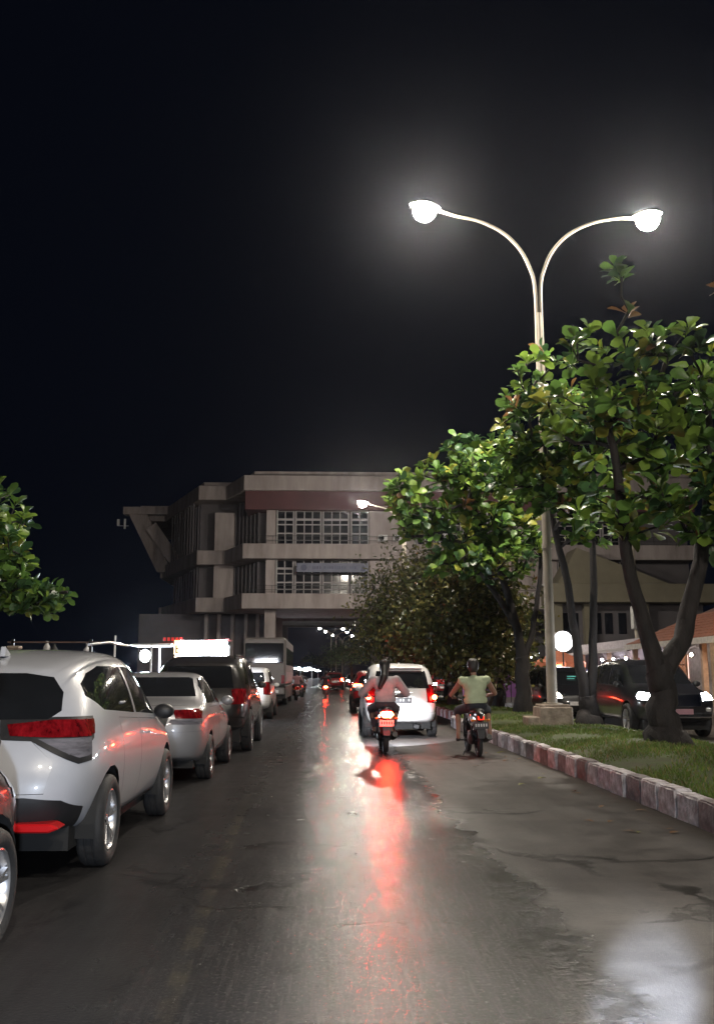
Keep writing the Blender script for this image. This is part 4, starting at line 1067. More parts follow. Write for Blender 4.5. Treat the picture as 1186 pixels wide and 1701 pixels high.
# ------------------------------------------------------------------ people on motorbikes
def blob(caps, ells, name, m, parent, voxel=.014, sm=5, n=12):
    b = MB()
    for a, c, ra, rb in caps: b.capsule(a, c, ra, rb, n)
    for c, r, rot in ells: b.ell(c, r, 14, 10, Euler(rot).to_matrix().to_4x4() if rot else None)
    o = b.build(name, m, parent)
    md = o.modifiers.new('r', 'REMESH'); md.mode = 'VOXEL'; md.voxel_size = voxel
    s = o.modifiers.new('s', 'SMOOTH'); s.iterations = sm; s.factor = .5
    bpy.context.view_layer.update(); bake(o)
    o.data.polygons.foreach_set('use_smooth', [True] * len(o.data.polygons)); o.data.update()
    return o

def rider(label, loc, rz, shirt, trousers, skin, hair, long_hair=False, sleeve='short', shorts=False, k=1.0, wide=1.0, feet=((-.17, .50, .37), (.17, .50, .37)), shoe=None, voxel=.012, knee=.24, head_turn=0, lean=0, group=None, elbow=.36, helmet=None):
    """seated rider, origin under the rear wheel axle of the bike, facing +Y"""
    root = empty('person', loc, rz, label, 'person', group); root.rotation_euler = (0, lean, rz)
    V3 = Vector
    pel = V3((0, .06, .90)); ch = V3((0, .10, 1.22)); nk = V3((0, .13, 1.42 * 1)); hd = V3((.0, .17, 1.585))
    sw = .185 * wide
    J = []
    caps = []; ells = []; shirtc = []; shirte = []; legc = []; lege = []
    ells += [((0, .06, .90), (.165 * wide, .125, .11), None), ((0, .07, 1.05), (.145 * wide, .10, .17), None), ((0, .09, 1.24), (.165 * wide, .105, .17), None)]
    caps += [((0, .10, 1.30), nk, .075, .055), (nk, hd, .052, .055), ((-sw + .03, .10, 1.345), (sw - .03, .10, 1.345), .062, .062)]
    ells += [(hd + V3((0, -.005, .02)), (.076, .095, .11), None), (hd + V3((0, .035, -.055)), (.055, .06, .055), None),
             (hd + V3((0, .095, -.01)), (.013, .02, .022), None), (hd + V3((0, .088, -.05)), (.024, .012, .012), None)]
    for s in (1, -1):
        ells.append((hd + V3((s * .077, .0, .0)), (.012, .022, .032), None))          # ears
        ells.append((hd + V3((s * .03, .085, .025)), (.013, .010, .009), None))         # eyes
        sh = V3((s * sw, .10, 1.34)); el = V3((s * elbow * wide, .30, 1.09)); wr = V3((s * .315, .66, 1.045)); hn = V3((s * .30, .76, 1.035))
        caps += [(sh, el, .052 * wide, .042), (el, wr, .042, .029), (wr, hn, .028, .036)]
        ells.append((wr.lerp(hn, .6), (.042, .05, .024), None))
        for f, (fx, fl) in enumerate(((-.032, .9), (-.011, 1.0), (.011, .96), (.032, .8))):   # fingers close over the grip
            a = hn + V3((fx, .02, .012)); b_ = a + V3((0, .05 * fl, -.004)); c_ = b_ + V3((0, .008, -.035 * fl)); d_ = c_ + V3((0, -.03 * fl, -.010))
            caps += [(a, b_, .0095, .0088), (b_, c_, .0088, .0082), (c_, d_, .0082, .0075)]
        th = hn + V3((-s * .035, -.02, -.004)); caps += [(th, th + V3((-s * .02, .035, -.02)), .011, .010), (th + V3((-s * .02, .035, -.02)), th + V3((-s * .006, .055, -.035)), .010, .0085)]
        hp = V3((s * .095, .05, .88)); kn = V3((s * knee, .50, .80)); ft = V3(feet[0 if s < 0 else 1]); an = ft + V3((0, -.06, .08))
        if ft.z < .2: kn = V3((s * (knee + .04), .40, .60))
        caps += [(hp, kn, .088, .060), (kn, an, .056, .038), (an, ft + V3((0, .09, -.005)), .036, .028), (an, ft + V3((0, -.06, .005)), .034, .03)]
        ells.append((kn.lerp(an, .35) + V3((0, -.02, 0)), (.056, .06, .10), None))
        # clothes
        if sleeve == 'short': shirtc.append((sh + V3((0, 0, .005)), sh.lerp(el, .62), .071 * wide, .066))
        elif sleeve == 'long': shirtc += [(sh, el, .076 * wide, .078), (el, wr.lerp(el, .06), .072, .05)]
        else: shirtc.append((sh, sh.lerp(el, .12), .066 * wide, .062))
        e_ = .96 if shorts else 1.0
        legc.append((hp, kn if not shorts else hp.lerp(kn, .98), .104, .080))
        if not shorts: legc.append((kn, kn.lerp(an, .88), .072, .058))
        else: legc.append((kn, kn.lerp(an, .12), .078, .074))
    body = blob(caps, ells, 'body', skin, root, voxel, 3)
    shirte = [((0, .06, .985), (.180 * wide, .135, .12), None), ((0, .07, 1.09), (.168 * wide, .123, .15), None), ((0, .09, 1.25), (.188 * wide, .124, .165), None)]
    shirtc += [((-sw + .03, .10, 1.335), (sw - .03, .10, 1.335), .078, .078), ((0, .10, 1.33), (0, .115, 1.385), .085, .066)]
    blob(shirtc, shirte, 'shirt', shirt, root, max(.014, voxel), 4)
    lege = [((0, .06, .885), (.178 * wide, .145, .105), None)]
    blob(legc, lege, 'shorts' if shorts else 'trousers', trousers, root, max(.014, voxel), 4)
    # hair or helmet
    hc = []; he = [(hd + V3((0, -.020, .045)), (.112, .112, .108), None), (hd + V3((0, -.045, .0)), (.106, .088, .115), None)]
    if long_hair: hc += [(hd + V3((0, -.06, .0)), V3((-.02, -.055, 1.40)), .090, .066), (V3((-.02, -.06, 1.40)), V3((-.10, -.085, 1.21)), .072, .046)]
    h = blob(hc, he, 'hair', hair, root, max(.012, voxel), 4)
    for s in (1, -1):
        ft = Vector(feet[0 if s < 0 else 1])
        blob([(ft + V3((0, -.05, -.005)), ft + V3((0, .10, -.015)), .042, .036)], [(ft + V3((0, .02, -.03)), (.045, .12, .018), None)], 'shoe', shoe or M['rubber'], root, .014, 3)
    return root

CL = {}
def cloth(n, c, v=.15): return CL.setdefault(n, mat(n, c, .85, var=v, scale=7, bump=1.0, bscale=9))
SX, SY = 1.13, 17.95
SCO = motorbike('dark red scooter with a glowing red taillight ridden by the woman', (SX, SY, 0), 0, M['paint_red'], M['tail_scoot'], M['plate_white'], True, headlight=1100)
rider('woman in a pale lilac shirt with long dark hair riding the scooter behind the van', (SX, SY, 0), 0, cloth('lilac_shirt', (.46, .41, .43)), cloth('dark_trousers', (.075, .045, .055)), M['skin'], M['hair'], True, 'long', k=1, wide=1.18)
BX, BY = 2.74, 17.1
motorbike('black motorbike with a small dim red taillight by the kerb', (BX, BY, 0), 0, M['paint_black'], M['tail_dim'], None, False, lean=R(-2))
rider('man in a pale green sleeveless top and dark shorts on the motorbike by the kerb', (BX, BY, 0), 0, cloth('green_shirt', (.42, .48, .32)), cloth('navy_shorts', (.018, .02, .028)), M['skin'], M['hair'], False, 'none', True, wide=1.22, knee=.27, feet=((-.30, .42, .30), (.28, .42, .30)), lean=R(-2), elbow=.33)
# farther riders: copies with their own clothes
def far_bike(x, y, rz, lab_b, lab_p, shirt, tail, group):
    s = motorbike(lab_b, (x, y, 0), rz, M['paint_black'], tail, None, True, group=group)
    rider(lab_p, (x, y, 0), rz, shirt, cloth('dark_trousers', (.02, .02, .024)), M['skin'], M['hair'], False, 'short', voxel=.02)
far_bike(.05, 60.5, 0, 'distant scooter with a red taillight riding towards the building', 'rider in a dark jacket on the distant red-lit scooter', cloth('dark_jacket', (.03, .025, .03)), M['tail_scoot'], 'distant scooters')
far_bike(-1.62, 55.5, .1, 'distant scooter standing beside the far end of the tan bus', 'person in a pinkish shirt on the scooter beside the bus', cloth('pink_shirt', (.40, .22, .24)), M['tail_off'], 'distant scooters')
far_bike(-1.55, 64.0, -.05, 'distant scooter standing past the tan bus, smaller than the one beside it', 'person in a dark shirt on the scooter past the bus', cloth('black_shirt', (.03, .03, .035)), M['tail_dim'], 'distant scooters')
CHK = bpy.data.materials.new('checked_shirt'); CHK.use_nodes = True
_nt = CHK.node_tree; _p = _nt.nodes['Principled BSDF']; _c = _n(_nt, 'ShaderNodeTexChecker'); _c.inputs['Scale'].default_value = 9; _c.inputs[1].default_value = (.6, .58, .6, 1); _c.inputs[2].default_value = (.03, .03, .03, 1)
_t = _n(_nt, 'ShaderNodeTexCoord'); _nt.links.new(_t.outputs['Object'], _c.inputs[0]); _nt.links.new(_c.outputs[0], _p.inputs['Base Color']); _p.inputs['Roughness'].default_value = .8
far_bike(7.5, 41.5, PI, 'scooter on the opposite road between the tree trunks', 'person in a black and white checked shirt on the scooter across the median', CHK, M['tail_off'], 'distant scooters')
# ------------------------------------------------------------------ stalls on the left pavement
E_WHITE = emit('stall_sign_lit', (.86, .92, 1.0), 70); E_AMB = emit('sign_amber_edge', (1.0, .62, .22), 2.2); E_BULB = emit('bulb_lit', (.76, .86, 1.0), 800)
E_TUBE = emit('tube_light', (.9, .95, 1.0), 30); E_WARMB = emit('warm_bulb', (1.0, .75, .5), 30)
st = empty('food_stall', (-4.75, 30.0, .14), 0, 'food stall with a white glowing signboard above the parked dark sport utility', 'stall')
b = MB(); b.bounds(.22, 1.66, -.05, .10, 1.86, 2.37); b.build('signboard', E_WHITE, st, bevel=.02)
b = MB(); b.bounds(.02, .21, -.06, .10, 1.85, 2.38); am = b.build('sign_edge', E_AMB, st)
b = MB(); b.prism([(.06, 2.22), (.10, 2.22), (.10, 2.14), (.15, 2.14), (.15, 2.10), (.10, 2.10), (.10, 2.02), (.15, 2.02), (.15, 1.98), (.06, 1.98)], 'y', -.068, -.061); b.bounds(.30, .36, -.07, -.052, 2.18, 2.24); b.build('sign_glyph', mat('sign_dark', (.05, .04, .03), .6), am)
b = MB(); b.prism([(-1.25, 2.24), (.0, 2.27), (.0, 2.20), (-1.25, 2.19)], 'y', -.5, 1.2); b.build('canopy', M['steel_white'], st, bevel=.01)
b = MB(); b.prism([(-.5, 2.30), (1.7, 2.44), (1.7, 2.40), (-.5, 2.27)], 'y', .15, 1.4); b.build('roof', mat('stall_roof_red', (.25, .05, .05), .7), st, bevel=.01)
b = MB()
for i in range(5): b.bounds(-.35 + i * .13, -.27 + i * .13, .05, .08, 2.36, 2.47)
b.build('rooftop_lettering', emit('red_letters', (1, .05, .04), .2, (.5, .03, .03)), st)
for x in (-.62, 1.6):
    for y in (-.4, 1.1):
        b = MB(); b.bounds(x - .025, x + .025, y - .025, y + .025, 0, 2.25); b.build('post', M['steel_white'], st)
b = MB(); b.bounds(-.5, 1.6, 0, .9, 0, .95); b.build('counter', mat('stall_counter', (.22, .22, .24), .7), st, bevel=.02)
def hang_bulb(x, y, z, r, m, label, top, cat='lamp', group=None):
    t = empty('hanging_lamp', (x, y, z), 0, label, cat, group)
    b = MB(); b.ell((0, 0, 0), (r, r, r * 1.15), 16, 12); b.build('bulb', m, t, True, 80)
    b = MB(); b.lathe([(.03, r * .95), (.035, r * 1.2), (.02, r * 1.5), (.006, r * 1.6), (.006, top - z)], 10); b.build('lamp_holder', M['plastic'], t, True)
    return t
hang_bulb(-5.62, 29.9, 2.03, .16, E_BULB, 'bare glaring white bulb hanging under the left end of the stall canopy', 2.36)
b = MB(); b.tube([(-6.1, 29.9, 2.37), (-5.4, 29.9, 2.39)], .02, 6); tag(b.build('canopy_rail', M['steel_white']), 'short white rail carrying the glaring bulb beside the stall', 'rail')
c = empty('parasol_post', (-5.71, 26, .14), 0, 'thin pale upright post between the white crossover and the bulb', 'post')
b = MB(); b.tube([(0, 0, 0), (0, 0, 2.36)], [.032, .028], 8); b.build('tube', M['steel_white'], c, True)
b = MB(); b.lathe([(.001, .06), (.25, .05), (.26, 0)], 14); b.build('foot', M['black_metal'], c, True)
b = MB(); b.ell((.12, .0, 1.38), (.14, .10, .17), 12, 8); b.build('cloth', cloth('pink_rag', (.5, .18, .2)), c, True)
# snack cart with bottles, left of the crossover roof
ct = empty('drinks_cart', (-5.65, 20.0, .14), 0, 'low drinks cart with a crossbar behind the white crossover', 'cart')
b = MB(); b.bounds(-.9, .9, -.3, .5, .75, 1.63); b.build('cabinet', mat('cart_panel', (.16, .15, .16), .6), ct, bevel=.02)
for x in (-.8, .8): 
    b = MB(); b.bounds(x - .03, x + .03, -.2, -.14, 1.63, 2.02); b.build('upright', M['black_metal'], ct)
    b = MB(); b.lathe([(.30, -.04), (.36, -.04), (.36, .04), (.30, .04)], 18, Matrix.Translation((x * .7, -.32, .36)) @ Matrix.Rotation(PI / 2, 4, 'X'), closed=True); b.build('wheel', M['rubber'], ct, True)
b = MB(); b.bounds(-.9, 1.2, -.2, -.14, 1.95, 1.98); b.build('crossbar', mat('bar_brown', (.12, .07, .06), .6), ct)
for i, (x, h, m_) in enumerate(((-.12, .38, 'steel_white'), (.03, .32, 'black_metal'), (.16, .16, 'black_metal'))):
    b = MB(); b.lathe([(.001, 0), (.065, 0), (.07, .02), (.07, h * .62), (.03, h * .82), (.03, h * .95), (.001, h * .95)], 14)
    o = b.build('bottle', M[m_], None, True, loc=(-5.65 + x, 19.9, 1.77))
    tag(o, ('tall white bottle standing on the drinks cart', 'tall dark bottle beside the white one on the drinks cart', 'short dark jar on the drinks cart')[i], ('bottle', 'bottle', 'jar')[i])
bg_ = empty('drink_bag', (-4.97, 20.0, 1.93), 0, 'small translucent plastic bag hanging from the cart crossbar', 'bag')
b = MB(); b.lathe([(.001, -.10), (.06, -.09), (.085, -.03), (.065, .04), (.02, .09), (.03, .15)], 12); b.build('bag', mat('plastic_bag', (.5, .5, .53), .25, var=.2, coat=.5), bg_, True, 80)
b = MB(); b.tube([(0, 0, .12), (0, -.13, .19)], .006, 5); b.build('string', M['steel_white'], bg_)
gp = empty('gate_post', (-5.17, 16, .14), 0, 'square pale concrete post at the far left above the crossover roof', 'post')
b = MB(); b.bounds(-.085, .085, -.085, .085, 0, 1.72); b.build('shaft', M['pedestal'], gp, bevel=.01); b = MB(); b.bounds(-.10, .10, -.10, .10, 1.72, 1.77); b.build('cap', M['pedestal'], gp, bevel=.01)

# stalls with tube lights far down the left side
def far_stall(x, y, wd, label, bright):
    t = empty('night_stall', (x, y, .14), 0, label, 'stall', 'lit stalls far down the left side')
    b = MB(); b.prism([(-.2, 2.35), (2.2, 2.75), (2.2, 2.70), (-.2, 2.28)], 'x', -wd / 2, wd / 2); b.build('awning', cloth('tarpaulin', (.10, .14, .22)), t)
    for px in (-wd / 2 + .05, wd / 2 - .05):
        for py in (0, 2.0): b = MB(); b.bounds(px - .03, px + .03, py - .03, py + .03, 0, 2.4); b.build('post', M['steel_white'], t)
    b = MB(); b.bounds(-wd / 2 + .1, wd / 2 - .1, .2, .9, 0, .9); b.build('counter', mat('counter_%d' % int(y), (.3, .3, .32), .7), t)
    for i in range(bright):
        px = -wd / 2 + wd * (i + .5) / bright
        b = MB(); b.tube([(px - .35, -.05, 2.1), (px + .35, -.05, 2.1)], .055, 8); b.build('tube_light', emit('tube_%d_%d' % (int(y), i), (.9, .95, 1), 130), t, True)
    return t
far_stall(-3.0, 104, 3.2, 'nearer lit stall seen beside the road under the building', 3)
far_stall(-2.4, 128, 3.0, 'lit stall seen past the first one under the building', 2)
far_stall(-2.2, 160, 4.0, 'farthest lit stall seen down the road under the building', 2)

# ------------------------------------------------------------------ right side: shops, signs
SH = empty('shop_row', (15.0, 36, .14), 0, 'row of low shops with a tiled roof and lit fronts across the opposite road', 'shop')
for (y0, y1, m_) in ((-3, 3.5, mat('shop_wall_warm', (.42, .30, .20), .8)), (3.5, 9, mat('shop_wall_grey', (.30, .27, .27), .8)), (9, 24, mat('shop_wall_pale', (.38, .35, .38), .8))):
    b = MB(); b.bounds(1.2, 5.5, y0, y1, 0, 3.2); b.build('wall', m_, SH)
tile = mat('roof_tile', (.28, .10, .055), .8, var=.35, scale=5)
b = MB(); b.prism([(-.55, 2.72), (5.5, 5.2), (5.5, 5.05), (-.55, 2.58)], 'y', -4, 9.2)
rf = b.build('roof', mat('roof_underlay', (.15, .07, .05), .9), SH)
tv = MB(); tv.box((0, 0, 0), (.46, .38, .035)); tm_ = tv.build('roof_tile', tile); tmesh = tm_.data; bpy.data.objects.remove(tm_)
sl = math.atan2(2.48, 6.05); n_ = 0
for i in range(9):
    for j in range(33):
        o = bpy.data.objects.new('roof_tile', tmesh); COL.objects.link(o); o.parent = rf
        u = .2 + i * .43; o.location = (-.55 + u * math.cos(sl), -3.8 + j * .395, 2.74 + u * math.sin(sl) + .02); o.rotation_euler = (random.uniform(-.03, .03), -sl + .05, random.uniform(-.02, .02))
b = MB(); b.bounds(-.62, -.54, -4, 9.2, 2.50, 2.74); b.build('eaves_board', mat('eaves_paint', (.5, .46, .42), .7), SH)
b = MB(); b.prism([(-.5, 2.50), (1.2, 2.78), (1.2, 2.72), (-.5, 2.44)], 'y', 9.2, 25); b.build('awning', mat('awning_sheet', (.38, .35, .36), .6), SH)
for y in (-3.6, .6, 4.6, 8.8, 13, 18): 
    b = MB(); b.bounds(-.35, -.15, y - .1, y + .1, 0, 2.55); b.build('post', mat('post_%d' % int(y * 10), (.40, .26, .18), .7), SH)
# lit openings (interiors seen through lattice windows)
for (y, wd, colr, sgt) in ((-.8, 1.5, (1, .50, .20), 2.2), (1.9, 1.1, (1, .55, .26), 1.6), (6.4, .9, (1, .62, .50), 1.6)):
    t_ = empty('window', (0, 0, 0), parent=SH)
    b = MB(); b.bounds(1.14, 1.18, y - wd / 2, y + wd / 2, .9, 2.2); b.build('pane', emit('lit_window_%d' % int(y * 10 + 50), colr, sgt * 1.1), t_)
    b = MB()
    for k in range(5): q = y - wd / 2 + wd * k / 4; b.bounds(1.05, 1.14, q - .03, q + .03, .85, 2.25)
    for k in range(4): z = .88 + 1.34 * k / 3; b.bounds(1.07, 1.13, y - wd / 2, y + wd / 2, z - .025, z + .025)
    b.build('lattice', mat('lattice_%d' % int(y * 10 + 50), (.3, .16, .08), .6), t_)
b = MB(); b.bounds(1.08, 1.18, .25, 1.2, 0, 2.1); b.build('door', mat('green_door', (.05, .16, .11), .6), SH, bevel=.01)
rs_ = random.Random(9)
for i in range(26):        # goods hung along the fronts
    y = 8.6 + i * .58; h = rs_.uniform(.3, .9)
    b = MB(); b.box((.5 + rs_.uniform(-.3, .3), y, rs_.uniform(1.0, 2.0)), (.12, rs_.uniform(.25, .5), h), (0, 0, rs_.uniform(-.3, .3)))
    b.build('hung_goods', mat('goods_%d' % i, rs_.choice([(.5, .4, .45), (.2, .22, .45), (.5, .15, .12), (.5, .35, .15), (.55, .53, .55), (.1, .1, .12)]), .8), SH, bevel=.02)
for i, (y, colr, s_) in enumerate(((2.9, (1, .8, .6), 40), (5.4, (1, .9, .85), 40), (9.8, (1, .9, .9), 60), (11.5, (.95, .9, 1), 60), (13.6, (1, .75, .7), 60), (15.6, (.9, .9, 1), 60), (18.0, (1, .9, .9), 60), (-1.8, (1, .6, .3), 60))):
    hang_bulb(15.0 + .15, 36 + y, 2.28, .06, emit('shop_bulb_%d' % i, colr, s_ * 4), 'small lit bulb hanging under the shop eaves across the opposite road', 2.66, 'lamp', 'bulbs under the shop eaves')
# round illuminated sign
RS = empty('round_sign', (12.6, 50, .14), 0, 'round white illuminated sign on a post left of the two-stemmed tree', 'sign')
b = MB(); b.lathe([(.001, -.09), (.50, -.09), (.53, -.06), (.53, .06), (.50, .09), (.001, .09)], 32, Matrix.Translation((0, 0, 3.08)) @ Matrix.Rotation(PI / 2, 4, 'X')); b.build('lightbox', emit('round_sign_lit', (1, .98, 1.0), 7), RS, True, 50)
b = MB(); b.lathe([(.53, -.10), (.56, -.10), (.56, .10), (.53, .10)], 32, Matrix.Translation((0, 0, 3.08)) @ Matrix.Rotation(PI / 2, 4, 'X'), closed=True); b.build('rim', M['steel_white'], RS, True)
b = MB(); b.tube([(0, 0, 0), (0, 0, 2.54)], .04, 8); b.build('post', M['black_metal'], RS, True)
# tube light on a frame and orange parasol booth
TL = empty('tube_lamp', (9.78, 52, 0), 0, 'slanting white tube light glowing behind the tree trunks', 'lamp')
b = MB(); b.bar((-.46, 0, 2.12), (.46, 0, 1.86), .10, .14); b.build('tube_light', E_TUBE, TL)
for s in (-.4, .4): b = MB(); b.tube([(s, .06, 0), (s, .06, 2.0)], .025, 6); b.build('post', M['black_metal'], TL)
PB = empty('parasol', (13.4, 54, .14), 0, 'orange stall parasol glowing below the round sign', 'parasol')
b = MB(); n = 8
vs = [(0, 0, 2.75)] + [(1.5 * math.cos(2 * PI * k / n), 1.5 * math.sin(2 * PI * k / n), 2.05) for k in range(n)] + [(1.5 * math.cos(2 * PI * k / n), 1.5 * math.sin(2 * PI * k / n), 1.78) for k in range(n)]
b.add(vs, [(0, 1 + k, 1 + (k + 1) % n) for k in range(n)] + [(1 + k, 1 + n + k, 1 + n + (k + 1) % n, 1 + (k + 1) % n) for k in range(n)]); b.build('canopy', cloth('orange_canopy', (.55, .16, .07)), PB)
b = MB(); b.tube([(0, 0, 0), (0, 0, 2.75)], .03, 8); b.build('pole', M['steel_white'], PB, True)
hang_bulb(13.0, 52.6, 1.9, .07, emit('parasol_bulb', (1, .8, .7), 160), 'white bulb hanging by the orange parasol', 2.2)
# string of small lights sagging between the stalls
ls_ = empty('light_string', (9.9, 58, 0), 0, 'sagging string of small white lights behind the second tree trunk', 'string lights')
pts = [(t * 3.2, 0, 2.0 + .55 * (t - .1) ** 2 * 1.6 + .1 * t) for t in [i / 14 for i in range(15)]]
b = MB(); b.tube(pts, .012, 5); b.build('wire', M['black_metal'], ls_)
for p_ in pts: b = MB(); b.ell((p_[0], p_[1], p_[2] - .05), (.045, .045, .05), 8, 6); b.build('bulb', emit('string_bulb', (.85, .88, 1), 18) if 'string_bulb' not in bpy.data.materials else bpy.data.materials['string_bulb'], ls_, True)
for x in (0, 3.2): b = MB(); b.tube([(x, 0, 0), (x, 0, 2.75 if x else 2.1)], .025, 6); b.build('post', M['black_metal'], ls_)
# kiosk, its wall paint tinted to stand in for purple light
PK = empty('kiosk', (10.9, 64, 0), 0, 'kiosk wall with purple light put into its colour, seen between the trunks behind the motorbike', 'kiosk')
b = MB(); b.bounds(-1.3, 2.6, 0, 2.5, .0, 3.3); b.build('wall', mat('purple_lit_wall', (.30, .12, .34), .8, var=.15), PK)
b = MB(); b.bounds(-1.45, 2.75, -.3, 2.6, 3.3, 3.42); b.build('roof', M['concrete_dk'], PK)
b = MB(); b.bounds(-.2, .05, -.06, .0, 0, 3.3); b.build('trim', mat('purple_trim', (.10, .05, .14), .8), PK)
hang_bulb(10.3, 62.2, 2.9, .05, emit('violet_bulb', (.8, .55, 1.0), 160), 'small violet-white bulb in front of the purple kiosk', 3.2)
# overhead utility pole
UP = empty('utility_pole', (20.6, 62, 0), 0, 'thin pale utility pole with a box, seen between the trunks of the two-stemmed tree', 'pole')
b = MB(); b.tube([(0, 0, 0), (0, 0, 12)], [.16, .12], 10); b.build('shaft', M['galv'], UP, True)
b = MB(); b.box((0, -.3, 5.2), (.8, .5, 1.5)); b.build('transformer_box', M['lamp_house'], UP, bevel=.04)
# dark low wall and hedge mass beyond the left stalls
HW = tag(MB().bounds(-30, -9.8, 60, 60.3, -.02, 1.6).build('boundary_wall', M['concrete_dk']), 'low dark boundary wall far beyond the left stalls', 'wall')

# ------------------------------------------------------------------ trees
def leaf_mesh(name, L, W, mats, mi, curl=.25, fold=.18):
    prof = ((0, .06), (.28, .42), (.58, .95), (.80, 1.0), (1.0, .30))
    vs = []; fs = []
    for t, w_ in prof:
        z = curl * L * (t - t * t * .9) - curl * .3 * L * t * t; hw = W * .5 * w_
        vs += [(-hw, t * L, z + fold * hw), (0, t * L, z), (hw, t * L, z + fold * hw)]
    for i in range(len(prof) - 1):
        a = i * 3; fs += [(a, a + 1, a + 4, a + 3), (a + 1, a + 2, a + 5, a + 4)]
    me = bpy.data.meshes.new(name); me.from_pydata(vs, [], fs)
    for m in mats: me.materials.append(m)
    me.polygons.foreach_set('material_index', [mi] * len(fs)); me.polygons.foreach_set('use_smooth', [True] * len(fs)); me.update()
    return me, np.array(vs), fs
LEAF = {}
def get_leaf(setname, mats, mi, v, L, W):
    k = (setname, mi, v, round(L, 3))
    if k not in LEAF:
        rr = random.Random(v * 7 + mi); LEAF[k] = leaf_mesh('leaf', L, W, mats, mi, rr.uniform(.1, .4), rr.uniform(.1, .35))
    return LEAF[k]
CAMP = Vector((0, 0, 1.42))
CAMF = Vector((.03295, .9846, .1717)); CAMR = Vector((.99944, -.03345, 0)); CAMU = CAMR.cross(CAMF)
def in_view(p):
    v = p - CAMP; d = v.dot(CAMF)
    return d > .5 and abs(v.dot(CAMR) / d) < .385 and abs(v.dot(CAMU) / d) < .55

